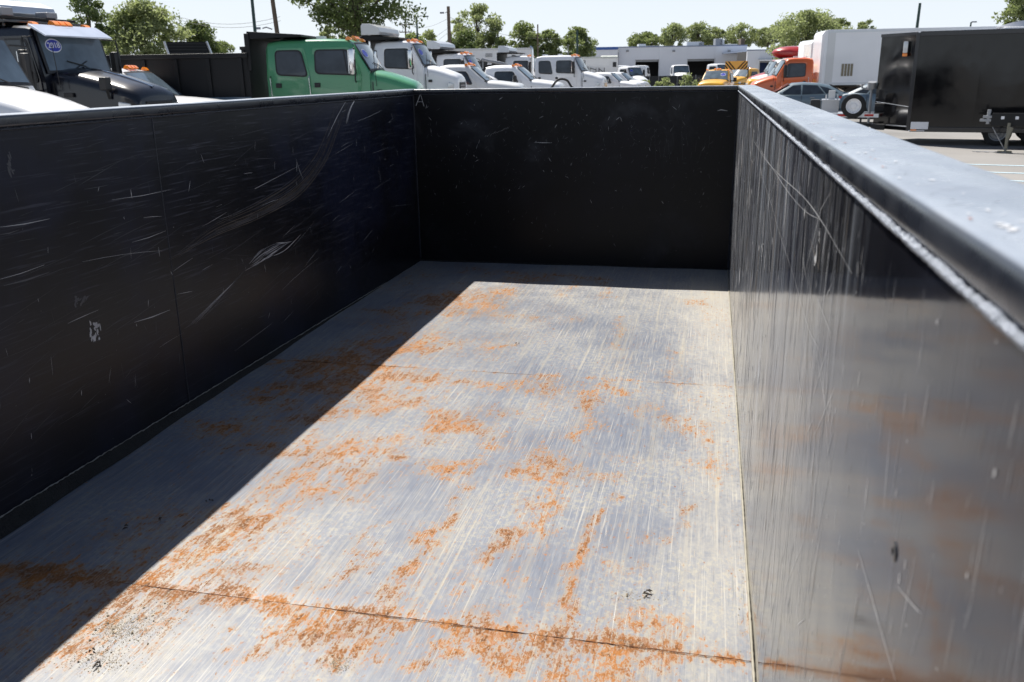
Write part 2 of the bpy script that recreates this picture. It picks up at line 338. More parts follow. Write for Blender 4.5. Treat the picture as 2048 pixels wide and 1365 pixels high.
LWM = black_wall('scuffed_wall_left', False, 8, .30, .30, (0.0055, 0.006, 0.0095), (0.010, 0.013, 0.031), 0.35)
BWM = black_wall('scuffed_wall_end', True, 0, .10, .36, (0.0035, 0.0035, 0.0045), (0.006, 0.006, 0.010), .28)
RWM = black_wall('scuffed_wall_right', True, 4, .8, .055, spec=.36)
RIMM = simple('rim_paint', (0.016, 0.019, 0.030), 0.24, 0, 0.4, 0.7, 0.5, 14, 0.05)
m, n, l, b = nt('rim_top'); tc = N('ShaderNodeTexCoord'); P = tc.outputs['Object']
base = mix(mr(noise(mapn(P, (1, .3, 1)), 9, 6, .65), .4, .7), (0.03, 0.04, 0.065), (0.12, 0.145, 0.20))
base = mix(ma('MULTIPLY', mr(noise(mapn(P, (60, 9, 1), (0, 0, 0), (0, 0, R(35))), 1, 4, .6), .63, .7), .5), base, (0.03, 0.03, 0.035))
base = mix(mr(noise(P, 26, 5, .7), .70, .74), base, (0.45, 0.45, 0.47)); base = mix(ma('MULTIPLY', mr(noise(mapn(P, (1, 1, 1), (3, 3, 3)), 18, 5, .7), .68, .73), .7), base, (0.30, 0.09, 0.05))
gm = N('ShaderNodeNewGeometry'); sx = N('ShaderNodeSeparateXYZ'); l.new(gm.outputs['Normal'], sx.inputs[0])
dust_sheen = mix(mr(noise(mapn(P, (1, .3, 1)), 9, 6, .65), .3, .75), (0.20, 0.23, 0.285), (0.33, 0.365, 0.42)); dust_sheen = mix(ma('MULTIPLY', mr(noise(P, 26, 5, .7), .70, .74), .8), dust_sheen, (0.5, 0.5, 0.52))  # pale dust plus the bluish sky sheen, painted into the colour of upward faces
dust_sheen = mix(ma('MULTIPLY', mr(noise(mapn(P, (60, 9, 1), (0, 0, 0), (0, 0, R(35))), 1, 4, .6), .66, .72), .5), dust_sheen, (0.05, 0.055, 0.06))
base = mix(mr(sx.outputs[2], .70, .99), mix(.86, base, (0.008, 0.009, 0.013)), dust_sheen)
l.new(base, b.inputs['Base Color']); l.new(mr(noise(P, 12, 5), .3, .7, .22, .38), b.inputs['Roughness']); b.inputs['Specular IOR Level'].default_value = .8
RIMM = m
WELDM = simple('weld_steel', (0.33, 0.36, 0.42), 0.42, 0.35, 0, 0.5, 0.45, 60, 0.6)
WELDK = simple('weld_black', (0.03, 0.032, 0.042), 0.45, 0, 0, 0.5, 0.5, 40, 0.6)
GRIMEM = simple('grime', (0.035, 0.034, 0.032), 0.8, 0, 0, 0.3, 0.6, 30, 0.8)
SCRM = simple('scratch_light', (0.50, 0.50, 0.51), 0.5, 0, 0, 0.5, 0.5, 8); SCRD = simple('scratch_dim', (0.075, 0.077, 0.088), 0.5, 0, 0, 0.5, 0.6, 8)
SCRB = simple('scratch_brown', (0.13, 0.105, 0.08), 0.6, var=0.5, vscale=10); SCRF = simple('scratch_floor', (0.55, 0.54, 0.51), 0.5, var=.25, vscale=20)

def setattr_f(o, name, fn):
    me = o.data; a = me.attributes.new(name, 'FLOAT', 'POINT'); co = np.empty(len(me.vertices)*3); me.vertices.foreach_get('co', co); co = co.reshape(-1, 3)
    a.data.foreach_set('value', np.ascontiguousarray(fn(co[:, 0], co[:, 1], co[:, 2]), dtype=np.float32))
def grid(o_, u_, v_, nu, nv):
    o_, u_, v_ = Vector(o_), Vector(u_), Vector(v_)
    q = MB(); q.v = [tuple(o_+u_*(i/nu)+v_*(j/nv)) for j in range(nv+1) for i in range(nu+1)]
    q.f = [(j*(nu+1)+i, j*(nu+1)+i+1, (j+1)*(nu+1)+i+1, (j+1)*(nu+1)+i) for j in range(nv) for i in range(nu)]
    return q
def rustf(x, y, z):
    v = np.zeros_like(x)
    wx = x+(vnoise(x, y, 3, 9)-.5)*.08+(vnoise(x, y, 23, 31)-.5)*.05; wy = y+(vnoise(x, y, 4, 9)-.5)*.14+(vnoise(x, y, 24, 27)-.5)*.09
    for (x0, y0, x1, y1, r, s) in RUST: v = np.maximum(v, .82*s*cap(wx, wy, x0, y0, x1, y1, r*1.7))
    v += .75*np.clip(vnoise(x, y*.8, 5, 3.3)-.45, 0, 1)*2*np.exp(-((x+.42)/.5)**2)*(y > -5)+.5*np.clip(vnoise(x*1.5, y*.5, 15, 3.3)-.5, 0, 1)
    v += .62*np.exp(-((y-S1)/.028)**2)+.40*np.exp(-((y-S2)/.02)**2)+.30*np.exp(-((y+1.35)/.06)**2)*(x < .3)+.25*np.exp(-((y+3.05)/.05)**2)
    return v+.04*np.exp(-((x-.6)/.6)**2)-.02+.12*np.exp(-((x+.8)/.3)**2)
def dustf(x, y, z):
    v = .55*np.exp(-((x-1.0)/.22)**2)+.40*np.exp(-((y+.75)/.8)**2)*(x > -2)+.16*vnoise(x, y, 8, 1.7)+.08
    v += .5*cap(x, y, *(-0.35, -4.45, -.25, -4.25), .16)
    return v
edges = [YB, S2, S1, -5.877, YE]
for i in range(4):
    y1, y0 = edges[i], edges[i+1]; gp = 0.0005
    q = grid((-W2, y0+gp, 0), (2*W2, 0, 0), (0, y1-y0-2*gp, 0), 86, int((y1-y0)/.025))
    # plates sag and rise a little between the cross members
    q.v = [(x, y, .0018*math.sin(y*5.3+x*2)+.0012*math.sin(x*9+y)-.0025*math.exp(-((y-y0)/.03)**2)*(i < 3)) for x, y, z in q.v]
    o = q.build('floor_plate', FLOORM, body, True); setattr_f(o, 'rust', rustf); setattr_f(o, 'dust', dustf)
q = MB(); q.box((-W2-.05, YE, -.03), (W2+.05, YB+.05, -.008)); q.build('floor_underlay', RUSTU := simple('seam_rust', (0.12, 0.045, 0.02), 0.9, var=.5, vscale=30), body)
# raised ragged seam welds of the floor
for ys, xa, xb in ((S1, -W2, W2), (S2, -W2, W2)):
    q = MB(); pts = []; x = xa
    while x < xb: pts.append((x, ys+random.uniform(-.0012, .0012), .0004)); x += .012
    q.tube(pts, [random.uniform(.0005, .0014)*(1 if vnoise(np.array(p[0]), np.array(ys), 2, 8) > .38 else .45) for p in pts], 5); q.build('floor_seam_weld', RUSTU, body, True)

def sub(px, py, axis, val): p = on_plane(px, py, axis, val); return (p.x, p.y, p.z-FLOOR)
# left wall plates
def scL(x, y, z): return .35+.35*(vnoise(y, z, 11, 2.0)-.3)+.5*np.exp(-((z-.75)/.5)**2)*.5
for (ya, yb) in ((YB, S3), (S3, YE)):
    gp = .0015; q = grid((-W2, yb+gp, 0), (0, ya-yb-2*gp, 0), (0, 0, H-.035), int((ya-yb)/.06), 20)
    q.v = [(x+.004*math.sin(y*2.1)*math.sin(z*2.6)+.0015*math.sin(y*11+z*3), y, z) for x, y, z in q.v]
    o = q.build('side_plate', LWM, body, True); setattr_f(o, 'scuff', scL)
q = MB(); q.box((-W2-.03, YE, -.02), (-W2-.006, YB, H-.01)); q.build('side_backing', STEELK, body)
# right wall plates
def scR(x, y, z): return .95/(1+np.exp(-(y+3.9)*4.5))+.42/(1+np.exp(-(y+4.85)*9))*(1-.5*(z < .35))+.06-.42*np.clip((.60-z)/.25, 0, 1)*(1-.75/(1+np.exp(-(y+3.2)*4)))+.35*(vnoise(y, z, 12, 3.2)-.5)
for (ya, yb) in ((YB, S3), (S3, YE)):
    gp = .0012; q = grid((W2, yb+gp, 0), (0, ya-yb-2*gp, 0), (0, 0, H-.030), int((ya-yb)/.05), 24)
    q.v = [(x+.0022*math.sin(y*2.9+1)*math.sin(z*2.6)+.0007*math.sin(y*9+z*2), y, z) for x, y, z in q.v]
    o = q.build('side_plate', RWM, body, True); setattr_f(o, 'scuff', scR)
q = MB(); q.box((W2+.006, YE, -.02), (W2+.03, YB, H-.01)); q.build('side_backing', STEELK, body)
# end walls
q = grid((-W2, YB, 0), (2*W2, 0, 0), (0, 0, H-.03), 30, 18); q.v = [(x, y+.003*math.sin(x*2.4)*math.sin(z*2.7), z) for x, y, z in q.v]
o = q.build('end_wall', BWM, body, True); setattr_f(o, 'scuff', lambda x, y, z: .25+.3*np.exp(-((z-.85)/.3)**2))
q = MB(); q.box((-W2-.03, YB+.006, -.02), (W2+.03, YB+.03, H-.01)); q.build('end_backing', STEELK, body)
q = MB(); q.box((-W2, YE-.03, 0), (W2, YE, H-.2)); q.build('tailgate', STEELK, body, bevel=.004)
# rims: rounded rectangular tubes
def rimtube(name, x0, x1, y0, y1, along, zt=H, zb=H-.05, rr=.011):
    sec = rpoly([(x0, zb) if along == 'y' else (y0, zb), (x1, zb) if along == 'y' else (y1, zb), (x1, zt) if along == 'y' else (y1, zt), (x0, zt) if along == 'y' else (y0, zt)], rr, 5) if False else None
    a, c = (x0, x1) if along == 'y' else (y0, y1)
    pts = rpoly([Vector((a, zb)), Vector((c, zb)), Vector((c, zt)), Vector((a, zt))], rr, 5)
    q = MB(); s0, s1 = (y0, y1) if along == 'y' else (x0, x1); k = max(2, int(abs(s1-s0)/.05)); rings = []
    for i in range(k+1):
        s = s0+(s1-s0)*i/k; wob = .0004*math.sin(s*3.1)
        rings.append([((p[0]+wob, s, p[1]+wob*.6) if along == 'y' else (s, p[0], p[1]+wob*.4)) for p in pts])
    q.loft(rings); return q.build(name, RIMM, body, True, angle=60)
PR = .007
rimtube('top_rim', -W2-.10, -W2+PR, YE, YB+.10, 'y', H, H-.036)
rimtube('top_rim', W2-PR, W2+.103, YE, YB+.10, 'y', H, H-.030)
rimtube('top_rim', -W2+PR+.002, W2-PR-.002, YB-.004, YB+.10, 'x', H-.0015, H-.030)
# weld beads
def bead(name, p, q_, r, mat, step=.006, wob=.35):
    p = Vector(p); q_ = Vector(q_); L = (q_-p).length; k = int(L/step); pts = []; rr = []
    for i in range(k+1):
        a = i/k; j = .5*math.sin(i*1.7)+.5*math.sin(i*.31)+random.uniform(-.6, .6)
        pts.append(p+(q_-p)*a+Vector((0, 0, r*.25*j if abs(q_.z-p.z) < .1 else 0))); rr.append(r*(1+wob*j*.6))
    mb = MB(); mb.tube(pts, rr, 6); return mb.build(name, mat, body, True, angle=80)
bead('rim_weld', (W2-.002, YE+.1, H-.0335), (W2-.002, YB, H-.0335), .0042, WELDM, .005, .5)
bead('rim_weld', (-W2+.002, YE+.1, H-.040), (-W2+.002, YB, H-.040), .0042, WELDK, .009)
bead('rim_weld', (-W2, YB-.002, H-.034), (W2, YB-.002, H-.034), .003, WELDK, .012)
for x_ in (-W2,): bead('plate_weld', (x_, S3, 0.02), (x_, S3, H-.04), .0035, WELDK, .010)
for x_ in (-W2+.002, W2-.002): bead('corner_weld', (x_, YB-.003, 0.02), (x_, YB-.003, H-.04), .005, WELDK, .012)
bead('floor_weld', (W2-.003, YE+.1, .002), (W2-.003, YB, .002), .0035, simple('weld_cream', (0.27, 0.25, 0.20), 0.6, var=.3, vscale=20), .010)
bead('floor_weld', (-W2, YB-.004, .002), (W2, YB-.004, .002), .006, GRIMEM, .012)
# dirt fillet tapering along the foot of the left wall
q = MB(); rings = []
for i in range(60):
    t = i/59; y = -6.7+t*6.6; wd = max(.004, .062*(1-t*1.12)+.004*math.sin(i*1.3)); ht = max(.004, .085*(1-t*1.05))
    rings.append([(-W2+.001, y, .0005), (-W2+wd, y, .0008), (-W2+wd*.55, y, ht*.40), (-W2+.003, y, ht), (-W2+.001, y, ht)])
q.loft(rings); q.build('foot_fillet', GRIMEM, body, True)
mb = MB(); pts = [Vector((-W2+.003+.002*random.random(), -6.7+t*.012, max(.004, .085*(1-(t*.012/6.6)*1.05))+random.uniform(-.002, .002))) for t in range(0, 500)]
mb.tube(pts, [random.uniform(.0008, .0030) for _ in pts], 5); mb.build('foot_weld', simple('weld_pale', (0.25, 0.245, 0.22), 0.7, var=.5, vscale=25), body, True)

SFL = lambda y, z: .004*math.sin(y*2.1)*math.sin(z*2.6)+.0015*math.sin(y*11+z*3)
SFR = lambda y, z: .0022*math.sin(y*2.9+1)*math.sin(z*2.6)+.0007*math.sin(y*9+z*2)
SFE = lambda x, z: .003*math.sin(x*2.4)*math.sin(z*2.7)
SFF = lambda x, y: .0018*math.sin(y*5.3+x*2)+.0012*math.sin(x*9+y)
# scratches: thin ribbons of bared metal lying on the paint
class Rib:
    def __init__(s, axis, val, sgn, off, fn): s.mb = MB(); s.ax = axis; s.v = val+sgn*off; s.sg = sgn; s.fn = fn
    def line(s, pts, w0, taper=True):
        P2 = [Vector(p) for p in pts]; k = len(P2); vs = []
        for i, p in enumerate(P2):
            d = (P2[min(i+1, k-1)]-P2[max(i-1, 0)]).normalized(); nn = Vector((-d.y, d.x)); t = i/(k-1)
            wv = w0*(.25+.75*math.sin(math.pi*t))*random.uniform(.6, 1.2) if taper else w0*random.uniform(.7, 1.2)
            vs += [p+nn*wv/2, p-nn*wv/2]
        s.mb.add([s.to3(a) for a in vs], [(2*i, 2*i+1, 2*i+3, 2*i+2) for i in range(k-1)])
    def to3(s, a):
        v = s.v+s.fn(a[0], a[1]); return (v, a[0], a[1]) if s.ax == 0 else (a[0], v, a[1]) if s.ax == 1 else (a[0], a[1], v)
    def blob(s, c, rx, ry, ang=0, k=9):
        s.mb.add([s.to3((c[0]+math.cos(ang)*rx*math.cos(t)*f-math.sin(ang)*ry*math.sin(t)*f, c[1]+math.sin(ang)*rx*math.cos(t)*f+math.cos(ang)*ry*math.sin(t)*f))
                  for t, f in [(2*math.pi*i/k, random.uniform(.45, 1.1)) for i in range(k)]], [tuple(range(k))])
    def build(s, name, mat):
        o = s.mb.build(name, mat, body); o['kind'] = 'stuff'; return o
def spl(pts, k=8):
    out = []; m_ = len(pts)
    for i in range(m_-1):
        p0, p1, p2, p3 = [Vector(pts[max(0, min(m_-1, j))]) for j in (i-1, i, i+1, i+2)]
        for j in range(k):
            t = j/k; out.append(.5*((2*p1)+(p2-p0)*t+(2*p0-5*p1+4*p2-p3)*t*t+(3*p1-p0-3*p2+p3)*t**3))
    out.append(Vector(pts[-1])); return out
rnd = random.Random(21)
# left wall
XL = -W2
def L2(px, py): p = sub(px, py, 0, XL); return (p[1], p[2])
dimr = Rib(0, XL, 1, .0005, SFL); lite = Rib(0, XL, 1, .0007, SFL); brn = Rib(0, XL, 1, .0006, SFL); dim2 = Rib(0, XL, 1, .00055, SFL)
for i in range(420):
    y = rnd.uniform(-5.6, -.05); z = rnd.uniform(.08, H-.07); Ln = rnd.uniform(.05, .5)*rnd.random()+.03; a = R(rnd.gauss(3, 7)+ (6 if y < -2.5 else 14)*rnd.random())
    c = rnd.uniform(-.06, .06); pts = [(y+Ln*t*math.cos(a), min(H-.045, z+Ln*t*math.sin(a)+c*Ln*t*(1-t))) for t in (0, .25, .5, .75, 1)]
    if pts[-1][0] > -.02: continue
    (lite if rnd.random() < .16 else dimr).line(pts, rnd.uniform(.0006, .0018))
for i in range(170):
    y = rnd.uniform(-5.6, -.05); z = rnd.uniform(.1, H-.15); Ln = rnd.uniform(.01, .06); a = R(90+rnd.gauss(0, 16))
    (lite if rnd.random() < .45 else dimr).line([(y+Ln*t*math.cos(a), z+Ln*t*math.sin(a)) for t in (0, .5, 1)], rnd.uniform(.0008, .003))
for i in range(20):     # the long sweeping bundle
    o1 = rnd.uniform(-1, 1); jj = rnd.uniform(-1, 1)
    P_ = [L2(345+jj*15, 512+o1*12), L2(430, 460+o1*16), L2(520, 420+o1*20), L2(590+o1*8, 378+o1*18), L2(640+o1*12, 320+o1*10), L2(665+o1*14, 260), L2(683+o1*16, 200+abs(jj)*15)]
    a0 = rnd.randint(0, 2); (brn if rnd.random() < .55 else dimr).line(spl(P_[a0:(7 if rnd.random() < .6 else 5)]), rnd.uniform(.001, .0032))
for (a, b_) in (((700,190),(655,275)),((712,196),(692,245))): lite.line(spl([L2(*a), L2((a[0]+b_[0])/2-3, (a[1]+b_[1])/2), L2(*b_)]), .004)
lite.line(spl([L2(716, 192), L2(706, 208), L2(700, 222), L2(693, 248)]), .010)
for k_ in range(34):
    t0 = rnd.uniform(0, .7); t1 = min(1, t0+rnd.uniform(.12, .4)); o1 = rnd.uniform(-1, 1); pp = []
    for t in (t0, (t0+t1)/2, t1):
        bx_, by_ = 486+99*t, 543-61*t-10*math.sin(math.pi*t)*.9; o2 = o1*11*math.sin(math.pi*min(1, t*1.15))**.8
        pp.append(L2(bx_+o2*.45+rnd.uniform(-.5, .5), by_+o2+rnd.uniform(-.6, .6)))
    (lite if rnd.random() < .5 else dim2).line(pp, rnd.uniform(.0012, .0042))
for o1 in (0, 4, 9): dimr.line(spl([L2(368, 658), L2(410, 622+o1), L2(450, 580+o1), L2(486, 543)]), .003); lite.line(spl([L2(380+o1, 648), L2(430, 600+o1*.4), L2(470, 562)]), .0015)
lite.line(spl([L2(600, 470), L2(570, 500), L2(545, 512)]), .004)
for i in range(9): dimr.line([L2(188+rnd.uniform(-12, 12), 640+i*5), L2(188+rnd.uniform(-8, 14), 655+i*3.4)], .010)
for i in range(26):
    c = L2(190+rnd.uniform(-11, 11), 662+rnd.uniform(-20, 20)); lite.blob(c, .004*rnd.random()+.003, .012*rnd.random()+.004, rnd.uniform(-.3, .3), 6)
for i in range(18): dimr.blob(L2(165+rnd.uniform(-14, 14), 600+rnd.uniform(-10, 14)), .012*rnd.random()+.003, .006*rnd.random()+.002, rnd.random(), 7)
for i in range(16): dimr.blob(L2(22+rnd.uniform(-8, 8), 335+rnd.uniform(-25, 25)), .004, .014*rnd.random()+.004, .2, 6)
for (a, b_, w_) in (((0,455),(100,438),.003),((0,470),(40,460),.005),((10,572),(100,545),.006),((265,485),(330,462),.002),((225,400),(340,380),.002),((430,415),(600,330),.0016),((590,318),(605,360),.003),((270,645),(340,620),.003),((0,560),(90,530),.002)):
    (lite if w_ < .0035 else dimr).line([L2(*a), L2((a[0]+b_[0])/2, (a[1]+b_[1])/2+2), L2(*b_)], w_)
dimr.build('scratch_marks', SCRD); lite.build('scratch_marks', SCRM); brn.build('scratch_marks', SCRB); dim2.build('scratch_marks', simple('scratch_mid', (0.24, 0.25, 0.28), .5, var=.5, vscale=12))
# end wall
e1 = Rib(1, YB, -1, .0006, SFE); e2 = Rib(1, YB, -1, .0005, SFE)
def E2(px, py): p = sub(px, py, 1, YB); return (p[0], p[2])
for i in range(420):
    x = rnd.uniform(-1.0, 1.0); z = rnd.uniform(.08, 1.08) if rnd.random() < .3 else rnd.gauss(.82, .17); z = max(.03, min(1.1, z)); Ln = rnd.uniform(.005, .035); a = R(rnd.gauss(80, 40))
    (e1 if rnd.random() < .12 else e2).line([(x+Ln*t*math.cos(a), z+Ln*t*math.sin(a)) for t in (0, .5, 1)], rnd.uniform(.0008, .0028))
e1.line([E2(1070, 285), E2(1085, 286), E2(1105, 286)], .004); e1.line([E2(1435, 222), E2(1442, 220), E2(1455, 222)], .007)
for i in range(14):
    e2.line([E2(1265+rnd.uniform(-6, 10), 200+i*7), E2(1266+rnd.uniform(-8, 10), 206+i*7)], .003)
    e1.line([E2(970+i*3.5, 275-i*1.3+rnd.uniform(-2, 2)), E2(973+i*3.5, 271-i*1.3+rnd.uniform(-2, 2))], .0025)
    e2.line([E2(1300+i*9, 270+rnd.uniform(-10, 50)), E2(1303+i*9, 280+rnd.uniform(-10, 50))], .003)
e1.build('scratch_marks', SCRM); e2.build('scratch_marks', SCRD)
la_ = Rib(1, YB, -1, .0008, SFE)
for (a, b_) in (((832, 212), (841, 188)), ((841, 188), (848, 213)), ((834, 204), (846, 204))): la_.line([E2(*a), E2((a[0]+b_[0])/2, (a[1]+b_[1])/2), E2(*b_)], .0028, False)
o = la_.mb.build('letter_a', SCRM, body)
# right wall
XR = W2
def R2(px, py): p = sub(px, py, 0, XR); return (p[1], p[2])
r1 = Rib(0, XR, -1, .0006, SFR); r2 = Rib(0, XR, -1, .0004, SFR); r3 = Rib(0, XR, -1, .0005, SFR)
def wpx(y):      # width of a scuff grows towards the far, harder worn end
    dd = max(.5, y+5.79); return dd*dd/520.0
for i in range(1000):
    u_ = rnd.random(); dd = 1.0/(1/5.6+u_*(1/1.0-1/5.6)); y = dd-5.79
    if rnd.random() > (1 if y > -3.6 else .55): continue
    z = rnd.uniform(.03, H-.06); Ln = rnd.uniform(.03, .30)*rnd.uniform(.2, 1); a = R(90+rnd.gauss(3, 3+9/dd))
    pts = [(min(-.006, y+Ln*t*math.cos(a)), z+Ln*t*math.sin(a)) for t in (0, .33, .66, 1)]
    if pts[-1][1] > H-.04: continue
    q_ = rnd.random(); (r1 if q_ < .22 else r3 if q_ < .32 else r2).line(pts, rnd.uniform(.3, 1.6)*wpx(y)*.8)
for i in range(150):
    y = rnd.uniform(-5.3, -1.5); z = rnd.uniform(.1, H-.08); Ln = rnd.uniform(.004, .03); a = R(90+rnd.gauss(0, 8))
    (r1 if rnd.random() < .3 else r2).line([(y+Ln*t*math.cos(a), z+Ln*t*math.sin(a)) for t in (0, .5, 1)], rnd.uniform(.3, 1.0)*wpx(y))
for i in range(1100):    # nicks and runs of the near part
    dd = 1.0/(1/1.3+rnd.random()**1.2*(1/.27-1/1.3)); y = dd-5.79; z = rnd.uniform(.03, H-.06); Ln = rnd.uniform(.002, .035)*(1 if rnd.random() < .8 else 3); a = R(90+rnd.gauss(2, 7))
    if z+Ln > H-.05: continue
    q_ = rnd.random(); (r1 if q_ < .25 else r3 if q_ < .35 else r2).line([(y+Ln*t*math.cos(a), z+Ln*t*math.sin(a)) for t in (0, .5, 1)], rnd.uniform(.4, 2.2)*max(.0004, wpx(y)*.6))
for i in range(60): r1.blob((rnd.uniform(-5.5, -4.4), rnd.uniform(.2, 1.1)), rnd.uniform(.0005, .0012), rnd.uniform(.001, .007), 0, 7)
for i in range(90):
    dd = 1.0/(1/5.6+rnd.random()*(1/1.1-1/5.6)); y = dd-5.79; z = rnd.uniform(.3, 1.0); Ln = rnd.uniform(.1, .6)*dd*.4; a = R(rnd.choice((-22, -30, -15, 40))+rnd.gauss(0, 6))
    r1.line([(min(-.01, max(-5.2, y-Ln*t*math.cos(a))), max(.02, min(H-.06, z+Ln*t*math.sin(a)))) for t in (0, .33, .66, 1)], rnd.uniform(.0005, .0016))
for (pp, w_) in ((((1505,278),(1540,330),(1620,410),(1705,548)), .0009), (((1510,280),(1580,390),(1640,440)), .0007), (((1590,570),(1615,650),(1640,700)), .0008),
                 (((1720,1100),(1760,1230),(1800,1365)), .0008), (((1800,1172),(1835,1212),(1850,1228)), .0006), (((1605,215),(1560,330),(1530,430)), .0005), (((1520,330),(1560,470),(1600,600)), .0006)):
    r1.line(spl([R2(*p) for p in pp]), w_*1.3)
for (px, py, s_) in ((1525, 508, .018), (1632, 520, .02), (1640, 470, .01), (1608, 430, .012), (1880, 640, .0035)):
    for k_ in range(6): r1.blob((R2(px, py)[0]+rnd.uniform(-s_, s_)*.5, R2(px, py)[1]+rnd.uniform(-s_, s_)), s_*.22, s_*.6*rnd.random()+s_*.1, 0, 7)
for (a, b_) in (((1706, 752), (1700, 822)), ((1835, 828), (1832, 875)), ((1620, 480), (1640, 540)), ((1560, 200), (1562, 245))): r3.line([R2(*a), R2((a[0]+b_[0])/2, (a[1]+b_[1])/2), R2(*b_)], .0016)
r1.build('scratch_marks', SCRM); r2.build('scratch_marks', simple('scratch_grey', (0.17, 0.18, 0.20), .35, var=.5, vscale=9)); r3.build('scratch_marks', SCRB)
# floor
f1 = Rib(2, 0, 1, .0005, SFF); f2 = Rib(2, 0, 1, .0004, SFF)
for i in range(620):
    x = rnd.uniform(-1.0, 1.0); y = rnd.uniform(-5.2, -.1); Ln = rnd.uniform(.02, .35)*rnd.random()+.02; a = R(90+rnd.gauss(0, 2.2))
    w_ = rnd.uniform(.0005, .0016)*(1.2 if y > -2.2 else .8)
    (f1 if rnd.random() < .45 else f2).line([(x+Ln*t*math.cos(a), min(-.02, y+Ln*t*math.sin(a))) for t in (0, .5, 1)], w_)
f1.build('scratch_marks', SCRF); f2.build('scratch_marks', simple('scratch_floor_tan', (0.42, 0.36, 0.28), .6, var=.3, vscale=20))
t1_ = Rib(2, H, 1, .0004, lambda x, y: .0003); t2_ = Rib(2, H, 1, .0005, lambda x, y: .0003); t3_ = Rib(2, H, 1, .0006, lambda x, y: .0003)
for i in range(420):
    y = rnd.uniform(-5.6, -.1); x = W2+.004+abs(rnd.gauss(0, .03)) if rnd.random() < .7 else W2+rnd.uniform(.01, .09)
    if x > W2+.088: continue
    Ln = rnd.uniform(.003, .018); a = R(rnd.gauss(30, 40)); q_ = rnd.random()
    (t1_ if q_ < .45 else t2_).line([(min(W2+.09, max(W2+.004, x+Ln*t*math.cos(a))), y+Ln*t*math.sin(a)) for t in (0, .5, 1)], rnd.uniform(.0004, .0012))
for i in range(90):
    c = (W2+.006+abs(rnd.gauss(0, .012)), rnd.uniform(-5.5, -.2)); (t3_ if rnd.random() < .35 else t2_).blob(c, rnd.uniform(.0008, .003), rnd.uniform(.001, .006), 0, 7)
for i in range(5): t2_.blob((W2+.020+rnd.uniform(-.003, .003), -5.24+i*.006), .003, .004, 0, 7)
t1_.build('rim_scuffs', simple('scuff_dark', (0.05, 0.055, 0.065), .5)); t2_.build('rim_scuffs', simple('scuff_white', (0.62, 0.63, 0.66), .5)); t3_.build('rim_scuffs', simple('scuff_rust', (0.36, 0.12, 0.06), .7))
# small pressed plug in the right wall
pc = R2(1795, 1105); q = MB(); q.loft([[(W2-.0005-d_, pc[0]+r_*math.cos(t), pc[1]+r_*math.sin(t)) for t in [2*math.pi*k/20 for k in range(20)]] for d_, r_ in ((0, .009), (.0024, .0075), (.0032, .005), (.0028, .0034), (.0008, .0022))])
q.build('wall_plug', simple('plug_paint', (0.02, 0.021, 0.024), .2), body, True)
# outside of the body: ribs, undercarriage
for s_ in (-1, 1):
    for k in range(9):
        y = -.2-k*.8; q = MB(); xa = s_*(W2+.033); q.box((min(xa, xa+s_*.06), y-.04, -.02), (max(xa, xa+s_*.06), y+.04, H-.06)); q.build('side_rib', STEELK, body, bevel=.004)
    q = MB(); q.box((s_*.45-.05, YE, -.34), (s_*.45+.05, 1.6, -.19)); q.build('frame_rail', STEELK, body)
for k in range(8):
    q = MB(); q.box((-W2, -.3-k*.8-.04, -.188), (W2, -.3-k*.8+.04, -.032)); q.build('cross_member', STEELK, body)
def wheel_parts(root, x, y, z, r, wd, out, rimmat=None, tw=.0, tyre_name='wheel'):
    """wheel with axis along local y; out=+1/-1 tells which side faces outward"""
    n_ = 28; q = MB(); prof = [(wd*.5, r*.62), (wd*.5, r*.9), (wd*.38, r), (-wd*.38, r), (-wd*.5, r*.9), (-wd*.5, r*.62)]
    q.loft([[(x+rr*math.cos(t), y+out*yy, z+rr*math.sin(t)) for t in [2*math.pi*k/n_ for k in range(n_)]] for yy, rr in prof], caps=False)
    wh = q.build(tyre_name, RUBBER, root, True)
    q = MB(); prof = [(wd*.47, r*.63), (wd*.44, r*.56), (wd*.1, r*.5), (wd*.12, r*.28), (wd*.3, r*.22), (wd*.34, r*.12), (wd*.34, .001)]
    q.loft([[(x+rr*math.cos(t), y+out*yy, z+rr*math.sin(t)) for t in [2*math.pi*k/n_ for k in range(n_)]] for yy, rr in prof], caps=False)
    for k in range(8):
        t = 2*math.pi*k/8; c = (x+r*.39*math.cos(t), y+out*wd*.09, z+r*.39*math.sin(t)); q.bar(c, (c[0], c[1]+out*.03, c[2]), r*.035, 6)
    q.build('rim', rimmat or GREYM, wh, True)
    return wh
def wheelx(root, x, y, z, r, wd, out):
    n_ = 24; q = MB(); prof = [(wd*.5, r*.5), (wd*.5, r*.9), (wd*.38, r), (-wd*.38, r), (-wd*.5, r*.9), (-wd*.5, r*.5)]
    q.loft([[(x+out*yy, y+rr*math.cos(t), z+rr*math.sin(t)) for t in [2*math.pi*k/n_ for k in range(n_)]] for yy, rr in prof]); return q.build('wheel', RUBBER, root, True)
for s_ in (-1, 1):
    for y in (-4.3, -3.4): wheelx(body, s_*.92, y, -FLOOR+.33, .33, .22, s_)
